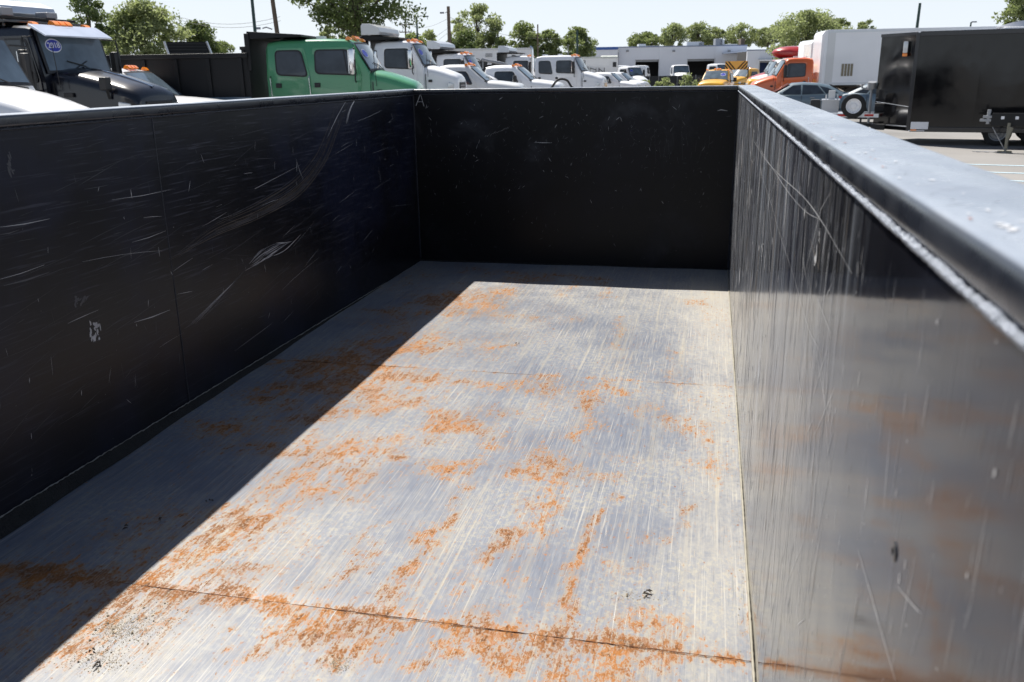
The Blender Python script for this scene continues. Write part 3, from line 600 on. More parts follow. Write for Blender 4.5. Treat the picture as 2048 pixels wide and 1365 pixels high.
# grit lying on the floor
GRITM = simple('grit', (0.36, 0.30, 0.22), .9, var=.5, vscale=40)
q = MB()
def pebble(q, x, y, s_):
    k = [(rnd.uniform(.6, 1.2)) for _ in range(6)]; z = FLOOR+SFF(x, y)
    q.add([(x+s_*k[0], y, z+s_*.4), (x, y+s_*k[1], z+s_*.4), (x-s_*k[2], y, z+s_*.4), (x, y-s_*k[3], z+s_*.4), (x, y, z+s_*k[4]), (x, y, z)],
          [(0, 1, 4), (1, 2, 4), (2, 3, 4), (3, 0, 4), (1, 0, 5), (2, 1, 5), (3, 2, 5), (0, 3, 5)])
for (px, py, sx, sy_, cnt) in ((240, 1260, 60, 35, 900), (200, 1320, 70, 30, 500), (680, 1330, 30, 20, 220), (1270, 1195, 60, 20, 180), (1080, 600, 200, 20, 150), (300, 1240, 80, 50, 350), (1400, 780, 80, 60, 120), (420, 1120, 80, 40, 180)):
    for k in range(cnt):
        p = on_plane(px+rnd.gauss(0, sx*.45), py+rnd.gauss(0, sy_*.45), 2, FLOOR); pebble(q, p.x, p.y, rnd.uniform(.0006, .0018)*(2.6 if rnd.random() < .03 else 1))
for k in range(700):
    x, y = rnd.uniform(-1.03, 1.03), rnd.uniform(-5, -.1); pebble(q, x, y, rnd.uniform(.0006, .0016))
for k in range(500):
    pebble(q, rnd.choice((-1, 1))*(1.055-abs(rnd.gauss(0, .012))), rnd.uniform(-5, -.1), rnd.uniform(.0008, .0022))
tag(q.build('floor_grit', GRITM), 'sand and fine grit scattered on the rusty dump floor', 'grit', kind='stuff')
TWIGM = simple('twig', (0.06, 0.045, 0.035), .9)
for i, (px, py, nb, lab) in enumerate(((193, 1332, 3, 'dark bark crumb lying in the sand at the bottom left of the dump floor'), (178, 1308, 2, 'small grey stone beside the sand heap, bottom left of the floor'),
        (1295, 1190, 4, 'dark dead leaf scrap on the sunlit floor right of the middle'), (420, 1005, 3, 'crumpled dark leaf at the shadow edge on the left of the floor'), (325, 1043, 2, 'tiny dark chip in the shaded floor, nearest the left wall of the shaded crumbs'),
        (248, 1058, 2, 'tiny dark chip in the shaded floor, further right of the shaded crumbs'), (1035, 690, 3, 'dark leaf crumb on the sunlit far part of the floor'))):
    p = on_plane(px, py, 2, FLOOR); q = MB()
    for k in range(nb):
        a = rnd.uniform(0, 6.28); d_ = Vector((math.cos(a), math.sin(a), 0))*rnd.uniform(.003, .009); c_ = Vector((rnd.uniform(-.01, .01), rnd.uniform(-.01, .01), .006))
        q.tube([c_-d_, c_+Vector((0, 0, .003)), c_+d_*.9], [.0008, .0026, .0008], 5)
    tag(q.build('floor_debris', TWIGM, None, True, loc=(p.x, p.y, FLOOR)), lab, 'debris', 'crumbs on the dump floor')
#@@BACKGROUND
# ------------------------------------------------------------------ vehicles
def arc_poly(cx_, cz_, rx, rz, n_=20, tilt=0):
    return [(cx_+rx*math.cos(t)*math.cos(tilt)-rz*math.sin(t)*math.sin(tilt), cz_+rx*math.cos(t)*math.sin(tilt)+rz*math.sin(t)*math.cos(tilt)) for t in [2*math.pi*k/n_ for k in range(n_)]]
def ring(x, zb, zm, zt, wb, wm, wt, r, crown=.03):
    h = [(wb, zb), (wm, zb+(zm-zb)*.35), (wm, zm), (wt+(wm-wt)*r/max(.05, zt-zm), zt-r), (wt-r*.3, zt-r*.35), (wt-r, zt-.004), (wt*.45, zt+crown*.7), (0, zt+crown)]
    pts = h+[(-a, c) for a, c in h[:-1][::-1]]
    return [(x, a, c) for a, c in pts]
DM2 = dict(W=.98, Wt=.88, zb=1.0, belt=2.05, roof=2.92, cabL=1.3, ws=.42, wsz=2.10, hood=1.10, hz0=2.08, hz1=1.74, hw0=.80, hw1=.66, nose=.75, wr=.50, fax=.62, drop=.09)
DHV = dict(W=1.02, Wt=.96, zb=1.0, belt=2.10, roof=3.05, cabL=1.35, ws=.22, wsz=2.22, hood=1.75, hz0=2.20, hz1=1.78, hw0=.82, hw1=.66, nose=.8, wr=.52, fax=.95, drop=.05)
DPK = dict(W=.98, Wt=.80, zb=.62, belt=1.36, roof=2.06, cabL=1.15, ws=.72, wsz=1.42, hood=1.25, hz0=1.42, hz1=1.25, hw0=.93, hw1=.86, nose=.55, wr=.40, fax=.62, drop=.06)
def truck(name, label, cat, px, d, theta, facing, col, D=DM2, group=None, crew=0, lift=0, sc=1.0, opts='', anchor_x=0.0, side=None):
    D = dict(D); L = D['cabL']+crew
    for k in ('zb', 'belt', 'roof', 'wsz', 'hz0', 'hz1', 'nose'): D[k] += lift
    p, az = ground_at(px, d)
    hd = az-math.pi/2*facing-R(theta)*facing      # facing +1: to picture right, turned theta towards the camera
    t = thing(name, label, cat, (p.x, p.y, 0), hd, group); t.scale = (sc, sc, sc)
    mv = Matrix.Rotation(hd, 3, 'Z') @ Vector((anchor_x*sc, (-D['W'] if facing > 0 else D['W'])*sc*-1, 0))
    # place so that the near rear corner of the cab stands on the sight line
    near = Vector((anchor_x, -D['W'] if facing > 0 else D['W'], 0)); near = Matrix.Rotation(hd, 3, 'Z') @ near*sc
    t.location = (p.x-near.x, p.y-near.y, 0)
    W, Wt, zb, belt, roof, ws, wsz = [D[k] for k in ('W', 'Wt', 'zb', 'belt', 'roof', 'ws', 'wsz')]
    # cab
    q = MB(); xs = [(0, roof-.14, .10), (.05, roof-.05, .12), (.35, roof, .12), (L*.7, roof+.0, .12), (L-.12, roof-.02, .12), (L, roof-D['drop'], .10)]
    rings = [ring(x, zb, belt, zt, W*.98, W if x > .01 else W*.97, Wt if x > .01 else Wt*.96, r) for x, zt, r in xs]
    for k in (.25, .5, .75, 1): 
        zt = roof-D['drop']+(wsz-.02-roof+D['drop'])*k; rings.append(ring(L+ws*k, zb, min(belt, zt-.05), zt, W*.98, W-.03*k, Wt+(W-.04-Wt)*k, min(.10, .05), .02))
    q.loft(rings); cab = q.build('cab', col, t, True, angle=32)
    def yw(z): return W+(Wt-W)*max(0, min(1, (z-belt)/(roof-belt)))+.0
    def sidepanel(nm, poly, off, th, mat, par, sgn, r=.08):
        pl = rpoly([Vector((a, 0, c)) for a, c in poly], r)
        q = MB(); q.prism([(a.x, sgn*(yw(a.z)+off), a.z) for a in pl], (0, sgn*th, 0)); return q.build(nm, mat, par)
    doors = [(L-1.02, L+.05)] if D is not DM2 or True else []
    if crew > .5: doors.append((max(.12, L-1.02-.98), L-1.06))
    sides = (-1, 1)
    for sgn in sides:
        for i, (a, c) in enumerate(doors):
            fr = ws*.55 if i == 0 else 0
            poly = [(a, zb+.12), (c+(.12 if i == 0 else -.02), zb+.12), (c+fr*.8 if i == 0 else c, belt-.02), (c-.10 if i == 0 else c-.12, roof-.20), (a+.04 if i == 0 else a+.10, roof-.20)]
            dr = sidepanel('door', poly, -.006, .014, col, t, sgn, .06)
            wz0, wz1 = belt+.02, roof-.28
            if i == 0: wp = [(a+.12, wz0), (c+fr*.35-.02, wz0-.05), (c-.16, wz1), (a+.12, wz1)]
            else: wp = [(a+.12, wz0-.02), (c-.08, wz0-.07), (c-.24, wz1), (a+.10, wz1)]
            big = [(wp[0][0]-.035, wp[0][1]-.035), (wp[1][0]+.035, wp[1][1]-.035), (wp[2][0]+.035, wp[2][1]+.035), (wp[3][0]-.035, wp[3][1]+.035)]
            sl_ = sidepanel('window_seal', big, .006, .010, PLAST, dr, sgn, .12)
            sidepanel('side_window', wp, .010, .012, GLASS, dr, sgn, .10)
            if i == 0 and D['roof']-lift > 2.5: sidepanel('window_divider', [(wp[1][0]-.24, wz0-.02), (wp[1][0]-.21, wz0-.02), (wp[2][0]-.07, wz1), (wp[2][0]-.10, wz1)], .016, .010, PLAST, dr, sgn, .005)
            q = MB(); q.box((a+.06, sgn*(W+.006), belt-.33), (a+.20, sgn*(W+.04), belt-.22)); q.build('door_handle', PLAST, dr, bevel=.01)
            if 'bars' in opts:
                q = MB(); x_ = a-.06; q.tube([(x_, sgn*(W+.0), belt-.05), (x_, sgn*(W+.05), belt-.10), (x_+.01, sgn*(W+.05), zb+.35), (x_+.04, sgn*W, zb+.3)], .014, 8); q.build('grab_handle', CHROME, t, True)
        # mirror on an arm
        if 'nomirror' not in opts:
            q = MB(); mx = L+.22 if D['hood'] > 1.15 or True else L; big_m = D['roof']-lift > 2.5
            hh, wd = (.30, .10) if big_m else (.14, .11)
            zc = belt+.26 if big_m else belt+.14; yo = W+.27
            q.box((L+.02, sgn*yo-wd, zc-hh), (L+.15, sgn*yo+wd, zc+hh)); mh = q.build('mirror', CHROME if 'chromemirror' in opts else PLAST, t, True, bevel=.04)
            q = MB(); q.box((L+.004, sgn*yo-wd*.8, zc-hh*.9), (L+.018, sgn*yo+wd*.8, zc+hh*.9)); q.build('mirror_glass', CHROME, mh)
            q = MB()
            if big_m: q.tube([(L+.05, sgn*(yw(roof-.25)-.02), roof-.22), (L+.14, sgn*(yo+.02), roof-.24), (L+.16, sgn*(yo+.02), zc), (L+.14, sgn*(yo+.02), zc-hh-.12), (L+.08, sgn*(W-.02), zc-hh-.18)], .018, 6)
            else: q.tube([(L+.1, sgn*(W-.05), belt+.06), (L+.1, sgn*yo, belt+.08)], .03, 6)
            q.build('mirror_arm', PLAST, mh, True)
    # windshield
    def wsp(u, v):     # u -1..1 across, v 0 base ..1 top, on the slope plus a slight bow
        x = L+ws*(1-v); zt = roof-D['drop']+(wsz-.02-roof+D['drop'])*(1-v); half = (Wt+(W-.04-Wt)*(1-v))
        return Vector((x+.05*(1-u*u)+.02, u*(half-.06), zt+.02*(1-u*u)))
    nrm = Vector((roof-wsz, 0, ws)).normalized()
    def wsheet(nm, u0, u1, v0, v1, off, mat, par, cut=.0):
        q = MB(); nu, nv = 12, 5
        q.v = [tuple(wsp(u0+(u1-u0)*i/nu, v0+(v1-v0)*j/nv)+nrm*off) for j in range(nv+1) for i in range(nu+1)]
        q.f = [(j*(nu+1)+i, j*(nu+1)+i+1, (j+1)*(nu+1)+i+1, (j+1)*(nu+1)+i) for j in range(nv) for i in range(nu) if not ((i in (0, nu-1)) and (j in (0, nv-1)) and cut)]
        return q.build(nm, mat, par, True)
    seal = wsheet('windshield_seal', -1, 1, .01, .99, .012, PLAST, t)
    wsheet('windshield', -.94, .94, .07, .92, .020, WSGLASS, t)
    q = MB()
    for y_ in (-.35, .35): q.tube([wsp(y_, .04)+nrm*.04, wsp(y_*.2, .15)+nrm*.045, wsp(y_-.75 if y_ > 0 else y_+.55, .26)+nrm*.04], .011, 5)
    q.build('wiper', PLAST, t)
    if 'sticker' in opts:
        def oval(nm, uu, vv, ru, rv, off, mat, par):
            q = MB(); q.add([wsp(uu+ru*math.cos(k), vv+rv*math.sin(k))+nrm*off for k in [2*math.pi*i/24 for i in range(24)]], [tuple(range(24))]); return q.build(nm, mat, par)
        u_ = -.62 if facing > 0 else .62
        ov = oval('year_sticker', u_, .60, .22, .15, .026, STICKW, t); oval('year_sticker_field', u_, .60, .20, .128, .029, BLUEP, ov)
        if 'y18' in opts:
            cu = bpy.data.curves.new('year_text', 'FONT'); cu.body = '2018'; cu.align_x = 'CENTER'; cu.align_y = 'CENTER'; cu.size = .15; cu.space_character = 1.0; cu.offset = .002; cu.extrude = .001
            to = bpy.data.objects.new('year_text', cu); dg = None
            COL.objects.link(to); bpy.context.view_layer.update(); me = bpy.data.meshes.new_from_object(to.evaluated_get(bpy.context.evaluated_depsgraph_get())); bpy.data.objects.remove(to)
            to = bpy.data.objects.new('year_text', me); me.materials.clear(); me.materials.append(STICKW); COL.objects.link(to); to.parent = ov
            c = wsp(u_, .60)+nrm*.034; ux = Vector((0, 1, 0)); vx = (wsp(u_, .9)-wsp(u_, .6)).normalized(); ux = (wsp(u_+.1, .74)-wsp(u_-.1, .74)).normalized(); zx = ux.cross(vx).normalized(); vx = zx.cross(ux)
            mm = Matrix((ux, vx, zx)).transposed().to_4x4(); mm.translation = c; to.matrix_local = mm
    # hood
    x0 = L+ws-.06; hz0, hz1, hw0, hw1, hl = D['hz0'], D['hz1'], D['hw0'], D['hw1'], D['hood']
    q = MB(); rings = []
    for k in (0, .12, .35, .6, .82, .94, 1.0, 1.03):
        a = max(0, min(1, k)); zt = hz0+(hz1-hz0)*(a**1.5)-(.05 if k == 1.0 else .16 if k > 1 else 0); wv = hw0+(hw1-hw0)*a-(.03 if k >= 1 else 0)
        rings.append(ring(x0+(hl+.06)*k, D['nose'], zt-.22, zt, wv, wv+.015, wv-.02, .13 if k < 1 else .10, .055))
    q.loft(rings); hood = q.build('hood', col, t, True, angle=35)
    q = MB(); q.loft([[(x0-.02+dx, y, hz0+dz-.06*(abs(y)/hw0)**2) for dx, dz in ((0, -.02), (.10, .02), (.10, .055), (0, .075))] for y in [hw0*k/6 for k in range(-6, 7)]]); q.build('cowl', PLAST, t, True)
    for sgn in sides:
        q = MB(); q.box((x0+.10, min(sgn*(hw0-.02), sgn*(hw0+.03)), D['nose']+.2), (x0+.115, max(sgn*(hw0-.02), sgn*(hw0+.03)), hz0-.25)); q.build('hood_seam', PLAST, hood)
        q = MB(); q.box((x0+hl*.18, min(sgn*(hw0-.02), sgn*(hw0+.028)), hz0-.52), (x0+hl*.30, max(sgn*(hw0-.02), sgn*(hw0+.028)), hz0-.44)); q.build('hood_latch', PLAST, hood, bevel=.01)
    if D['roof']-lift > 2.5 and d < 60:
        s_ = -1 if facing > 0 else 1
        q = MB(); q.bar((x0+hl*.2, s_*(hw0+.12), hz0-.35), (x0+hl*.2-.03, s_*(hw0+.14), hz0+.45), .008, 5); q.build('whip_antenna', PLAST, t)
        q = MB(); q.tube([(.3, -.5, roof+.06), (.3, .5, roof+.06)], .03, 6); q.box((L*.5, -.12, roof+.03), (L*.5+.2, .12, roof+.10)); q.build('roof_horn', ALU, t, True)
    if 'ridge' in opts:
        q = MB(); q.tube([(x0+.05+hl*k, 0, hz0+(hz1-hz0)*(k**1.5)+.058) for k in (0, .3, .6, .85, .98)], .02, 6); q.build('hood_ridge', CHROME, hood, True)
    # fenders as swollen arches with the wheel below
    wr = D['wr']; fx = x0+hl-D['fax']
    for sgn in sides:
        q = MB(); rings = []
        for k in range(13):
            an = math.pi*(1.02-k/12*1.04); rr = wr+.13
            cx_, cz_ = fx+rr*1.05*math.cos(an), wr+lift*.5+rr*math.sin(an)
            nx, nz = math.cos(an), math.sin(an)
            yi, yo = (hw1+hw0)/2-.1, W+.03
            rings.append([(cx_, sgn*yi, cz_+.0), (cx_+nx*.06, sgn*yi, cz_+nz*.10), (cx_+nx*.10, sgn*(yi+(yo-yi)*.55), cz_+nz*.10), (cx_+nx*.06, sgn*(yo-.04), cz_+nz*.05), (cx_, sgn*yo, cz_-nz*.02), (cx_, sgn*(yo-.02), cz_-nz*.04)])
        q.loft(rings); q.build('fender', col, t, True, angle=50)
        wheel_parts(t, fx, sgn*(W-.13), wr, wr, .26, sgn, ALU if lift < .1 else GREYM)
        q = MB(); cxh = x0+hl*1.0-.06; q.prism([(cxh-.16, sgn*(hw1+.06), hz1-.36), (cxh+.02, sgn*(hw1-.06), hz1-.40), (cxh+.03, sgn*(hw1-.06), hz1-.24), (cxh-.16, sgn*(hw1+.05), hz1-.20)], (0, sgn*.10, 0)); q.build('headlight', LENS, t, bevel=.015)
        if 'fendermirror' in opts and sgn < 0:
            q = MB(); q.tube([(x0+hl*.75, sgn*(hw1+.1), hz1-.15), (x0+hl*.75, sgn*(hw1+.16), hz1+.10)], .02, 6); q.box((x0+hl*.70, sgn*(hw1+.16)-.09, hz1+.02), (x0+hl*.79, sgn*(hw1+.16)+.09, hz1+.27)); q.build('fender_mirror', PLAST, t, bevel=.03)
    # rear wheels
    if 'norear' not in opts:
        for rx in ((-2.4, -3.7) if 'tandem' in opts else (-2.6,)):
            for sgn in sides: wheel_parts(t, rx, sgn*(W-.2), wr, wr, .5, sgn)
        q = MB()
        for sgn in sides: q.box((-4.4, sgn*.43-.05, wr+.15), (x0+hl, sgn*.43+.05, wr+.42))
        q.build('frame_rail', PLAST, t)
    # grille and bumper
    xn = x0+(hl+.06)*1.03+.01; q = MB(); q.box((xn-.03, -hw1*.62, D['nose']+.25), (xn+.015, hw1*.62, hz1-.20)); gr = q.build('grille', PLAST if 'darkgrille' in opts else ALU, t, bevel=.02)
    q = MB()
    for k in range(6): z = D['nose']+.30+k*(hz1-.30-D['nose']-.25)/6; q.box((xn+.0155, -hw1*.56, z), (xn+.03, hw1*.56, z+.035))
    q.build('grille_bar', CHROME if 'darkgrille' not in opts else GREYM, gr)
    if 'sider' in opts:
        for sgn in sides:
            q = MB(); q.prism([(x0+hl*.30, sgn*(hw0+.0), hz0-.34), (x0+hl*.62, sgn*(hw0-.05), hz0-.46), (x0+hl*.62, sgn*(hw0-.05), hz0-.38), (x0+hl*.32, sgn*(hw0+.0), hz0-.22)], (0, sgn*.03, 0)); q.build('hood_vent', PLAST, hood)
    q = MB(); q.box((xn-.05, -W*.98, D['nose']-.22), (xn+.13, W*.98, D['nose']+.12)); q.build('bumper', CHROME if 'chrome' in opts else PLAST, t, True, bevel=.05)
    # roof lights
    if 'lights' in opts:
        for k in (-.72, -.17, 0, .17, .72):
            q = MB(); zz = roof+(.04 if abs(k) < .5 else .0); big = 1.25 if 'biglights' in opts else 1.0
            q.loft([[(L-.10+dx*big, k+a*.055*big, zz-.02+h_*big) for a in (-1, -.5, .5, 1)]+[(L-.10+dx*big, k+a*.055*big, zz-.03) for a in (1, -1)] for dx, h_ in ((-.07, .02), (-.03, .075), (.03, .06), (.08, .01))])
            q.build('marker_light', AMBER, t, True)
    if 'visor' in opts:
        q = MB(); e = .06; q.prism([(L-.05, -Wt+.03, roof-.015), (L+.36, -Wt+.01, roof-.23), (L+.375, -Wt+.01, roof-.20), (L-.02, -Wt+.03, roof+.02)], (0, 2*Wt-.05, 0)); q.build('sun_visor', VISOR, t, bevel=.01)
        q = MB(); q.bar((L-.9, -.62, roof), (L-.9, -.62, roof+.24), .03); q.box((L-1.0, -.78, roof+.20), (L-.75, -.48, roof+.36)); q.build('roof_lamp', GREYM, t, bevel=.02); q = MB(); q.bar((L-.9, .5, roof), (L-.9, .5, roof+.22), .03); q.box((L-1.0, .35, roof+.2), (L-.7, .65, roof+.32)); q.build('roof_lamp', GREYM, t, bevel=.02)
    if 'stack' in opts:
        s_ = -1 if facing > 0 else 1
        q = MB(); q.tube([(-.22, -s_*0+s_*.72, 1.1), (-.22, s_*.72, roof+.30), (-.24, s_*.72, roof+.42), (-.34, s_*.72, roof+.50)], [.09, .065, .065, .065], 12); q.build('exhaust_stack', CHROME, t, True)
    # bodies behind the cab
    if 'dump' in opts:
        m_ = BLACKP if 'blackdump' in opts else STEELK; top = (roof-.32 if 'lowdump' in opts else roof-.1); bl = 4.4
        fr_ = .38
        q = MB(); q.box((-fr_-bl, -1.12, top-1.15), (-fr_, -1.06, top)); q.box((-fr_-bl, 1.06, top-1.15), (-fr_, 1.12, top)); q.box((-fr_-bl, -1.059, top-1.15), (-fr_, 1.059, top-1.09)); q.box((-fr_-.05, -1.059, top-1.089), (-fr_, 1.059, roof+.06)); q.box((-fr_-bl, -1.059, top-1.089), (-fr_-bl+.05, 1.059, top-.05))
        db = q.build('dump_box', m_, t, bevel=.008)
        for sgn in sides:
            for k in range(6):
                q = MB(); xx = -fr_-bl+.1+k*(bl-.3)/5; q.box((xx-.05, min(sgn*1.121, sgn*1.18), top-1.12), (xx+.05, max(sgn*1.121, sgn*1.18), top-.10)); q.build('side_post', m_, db, bevel=.01)
            q = MB(); q.box((-fr_-bl-.02, min(sgn*1.121, sgn*1.19), top-.09), (-fr_, max(sgn*1.121, sgn*1.19), top+.02)); q.build('top_rail', m_, db, bevel=.015)
            q = MB(); q.box((-fr_-bl, min(sgn*1.121, sgn*1.20), top-1.14), (-fr_, max(sgn*1.121, sgn*1.20), top-1.02)); q.build('rub_rail', SLATE2, db, bevel=.01)
            for k in range(18 if 'tape' in opts else 0):
                q = MB(); xx = -fr_-.25-k*.13; q.box((xx-.13, min(sgn*1.10, sgn*1.125), top-1.27), (xx-.002, max(sgn*1.10, sgn*1.125), top-1.19)); q.build('reflector', REDL if k % 2 else STICKW, db)
        q = MB(); q.prism([(-fr_, -1.08, roof+.02), (.95, -1.0, roof+.06), (.95, -1.0, roof+.11), (-fr_, -1.08, roof+.20)], (0, 2.1, 0)); q.box((-fr_-.06, -1.12, top-.4), (-fr_+.06, -.98, roof+.15)); q.box((-fr_-.06, .98, top-.4), (-fr_+.06, 1.12, roof+.15)); q.build('cab_shield', m_, t, bevel=.01)
    if 'tarp' in opts:
        zt = roof+.20; q = MB(); xa = -.35
        q.loft([[(xa+dx, y_, zt+dz) for dx, dz in ((0, 0), (.62, .0), (.66, .10), (.62, .24), (.30, .36), (.04, .36), (0, .3))] for y_ in (-1.12, 1.12)]); q.build('tarp_housing', OFFW if 'whitetarp' in opts else ALU, t, bevel=.015)
    if 'shield' in opts:
        q = MB(); q.box((-.42, -1.15, belt-.2), (-.30, 1.15, roof+.16)); q.prism([(-.42, -1.15, roof+.161), (.75, -1.1, roof+.14), (.75, -1.1, roof+.195), (-.42, -1.15, roof+.20)], (0, 2.25, 0)); q.build('cab_shield', STEELK, t, bevel=.01)
    if 'box' in opts:
        bt, bl = D.get('boxtop', 3.75), D.get('boxlen', 7.6); bz = 1.22
        bx = -.25
        q = MB(); y0 = 1.24; m_ = D.get('boxmat', WHITE)
        q.box((bx-bl, -y0, bz), (bx-.25, y0, bt)); bb = q.build('cargo_box', m_, t, bevel=.02)
        q = MB(); q.loft([[(bx-.249, y, z) for y, z in ((-y0, bz), (y0, bz), (y0, bt), (-y0, bt))], [(bx-.10, y, z) for y, z in ((-y0, bz), (y0, bz), (y0, bt-.05), (-y0, bt-.05))], [(bx, y, z) for y, z in ((-y0+.12, bz), (y0-.12, bz), (y0-.12, bt-.22), (-y0+.12, bt-.22))]]); q.build('box_nose', WHITE, bb, True, angle=25)
        for sgn in sides:
            q = MB(); 
            for k in range(1, 7): xx = bx-.25-k*(bl-.25)/7; q.box((xx-.012, min(sgn*(y0-.01), sgn*(y0+.005)), bz+.02), (xx+.012, max(sgn*(y0-.01), sgn*(y0+.005)), bt-.12))
            q.build('panel_seam', WHITE, bb)
            q = MB(); q.box((bx-bl, min(sgn*(y0+.001), sgn*(y0+.02)), bt-.14), (bx-.25, max(sgn*(y0+.001), sgn*(y0+.02)), bt-.02)); q.build('top_trim', ALU, bb)
            q = MB(); q.box((bx-bl, min(sgn*(y0+.001), sgn*(y0+.02)), bz), (bx-.25, max(sgn*(y0+.001), sgn*(y0+.02)), bz+.12)); q.build('bottom_trim', ALU, bb)
            q = MB(); q.box((bx-.60, min(sgn*(y0+.001), sgn*(y0+.012)), bz+.05), (bx-.255, max(sgn*(y0+.001), sgn*(y0+.012)), bt-.05)); q.build('front_trim', OFFW, bb)
            if 'vent' in opts:
                for k in range(4): q = MB(); xx = bx-1.05-k*.14; q.box((xx-.05, min(sgn*(y0+.001), sgn*(y0+.015)), bz+.42), (xx+.05, max(sgn*(y0+.001), sgn*(y0+.015)), bz+.98)); q.build('vent_slat', simple('vent_tan', (0.22, 0.19, 0.13), .6), bb)
                q = MB(); q.box((bx-1.54, min(sgn*(y0+.0005), sgn*(y0+.006)), bz+.40), (bx-.97, max(sgn*(y0+.0005), sgn*(y0+.006)), bz+1.0)); q.build('vent_frame', OFFW, bb)
        if 'boxcolor' in opts:
            q = MB(); q.box((bx-bl*.9, -y0-.02, bz+.2), (bx-.62, -y0-.001, bt-.15)); q.build('side_print', YELLOW, bb)
            q = MB(); q.box((bx-bl*.9, y0+.001, bz+.2), (bx-.62, y0+.02, bt-.15)); q.build('side_print', YELLOW, bb)
    if 'bed' in opts:
        q = MB(); q.box((-2.5, -.97, .75), (-.06, -.90, 1.34)); q.box((-2.5, .90, .75), (-.06, .97, 1.34)); q.box((-2.5, -.899, .75), (-.06, .899, .85)); q.box((-2.5, -.899, .851), (-2.44, .899, 1.33)); q.build('pickup_bed', col, t, bevel=.03)
    return t

GT = 'trucks standing in the lot'
# nearest white truck, lower left
truck('heavy_truck', 'nearest white truck at the far left, its pale hood just over the black rim', 'truck', -330, 13.4, 47, 1, WHITE, dict(DHV, ws=.40, roof=3.0, wsz=2.13, hz0=2.10, hz1=1.66, hw1=.70, hood=1.55, drop=.1), GT, 0, -.16, .98, 'lights norear')
truck('heavy_truck', 'black truck with amber roof lights, pale sun visor and 2018 oval on the windshield', 'truck', -52, 18.3, 46, 1, BLACKP, dict(DHV, belt=2.02, wsz=2.14), GT, .1, .0, 1.0, 'lights biglights visor sticker y18 fendermirror ridge tandem dump blackdump tarp darkgrille shieldx')
truck('pickup_truck', 'white low truck half hidden behind the black truck, right of its hood', 'truck', 128, 20.5, 28, 1, WHITE, dict(DPK, hood=1.5), GT, 0, .1, 1.03, 'lights')
truck('dump_truck', 'bright green crew cab dump truck with a long black dump box', 'truck', 533, 22.6, 19, 1, GREEN, dict(DM2, roof=2.86), GT, .86, .02, 1.0, 'lights sticker bars dump lowdump tape chromemirror')
truck('dump_truck', 'white day cab dump truck with silver tarp housing, right beside the green truck', 'truck', 749, 32.5, 19, 1, WHITE, DM2, GT, 0, .12, 1.04, 'lights sticker stack tarp dump whitetarp chromemirror darkgrille')
truck('dump_truck', 'white dump truck with tarp housing, next one behind the white truck beside the green cab', 'truck', 872, 42, 19, 1, WHITE, DM2, GT, 0, .0, 1.0, 'lights sticker tarp dump')
truck('pickup_truck', 'silver white pickup with a sloping hood just right of the big chrome grille', 'truck', 874, 38, 14, 1, OFFW, dict(DPK, hood=1.35), GT, .1, .2, 1.05, 'lights bed nomirror')
truck('pickup_truck', 'white cab pickup truck with dark side glass in front of the long white container', 'truck', 968, 42, 15, 1, WHITE, DPK, GT, .25, .22, 1.03, 'lights')
truck('dump_truck', 'white square cab truck with black cab shield, left of the rounded crew cab', 'truck', 1010, 51, 12, 1, WHITE, dict(DM2, ws=.25, hood=1.4, hz1=1.65), GT, .1, .0, 1.0, 'lights shield tarp sider')
truck('crew_cab_truck', 'white rounded crew cab truck with a dark door window, right of the square cab', 'truck', 1070, 49, 16, 1, WHITE, DM2, GT, .8, -.05, 1.0, 'lights stack')
truck('crew_cab_truck', 'white truck windshield peeking out behind the rounded white crew cab', 'truck', 1118, 60, 15, 1, WHITE, DM2, GT, 0, -.3, 1.0, 'lights')
truck('pickup_truck', 'white pickup with side windows, in front of the grey stake body', 'pickup', 1180, 66, 16, 1, WHITE, DPK, GT, .3, -.1, 1.0, 'bed')
truck('pickup_truck', 'white pickup hood right of the pickup by the stake body', 'pickup', 1212, 74, 18, 1, WHITE, DPK, GT, .0, -.1, 1.0, 'bed')
truck('cab_truck', 'small white truck cab turned to the camera left of the dark fence', 'truck', 1234, 86, 48, 1, WHITE, dict(DM2, hz1=1.62), GT, 0, -.42, .98, 'sticker')
for i, (px, d, lab) in enumerate(((1252, 100, 'white truck cab behind the dark fence, leftmost in front of the first bay door'), (1293, 104, 'white truck cab behind the dark fence, between the two wide bay doors'), (1340, 104, 'white truck cab with a pale rear window, left of the widest bay door'), (1412, 96, 'white truck cab standing just left of the yellow truck'))):
    truck('cab_truck', lab, 'truck', px, d, (-62, -75, 80, 40)[i], 1, WHITE, DM2, GT, 0, -.28, 1.0, 'nomirror')
# yellow trucks
truck('yellow_truck', 'yellow truck facing the camera under the black and yellow chevron board', 'truck', 1470, 63, 79, -1, YELLOW, dict(DPK, roof=2.15, hz0=1.5, hz1=1.3), GT, .0, -.12, 1.0, 'lights sticker')
truck('yellow_truck', 'second yellow truck half hidden right of the chevron board', 'truck', 1522, 74, 60, -1, YELLOW, DPK, GT, .2, .05, 1.0, 'lights')
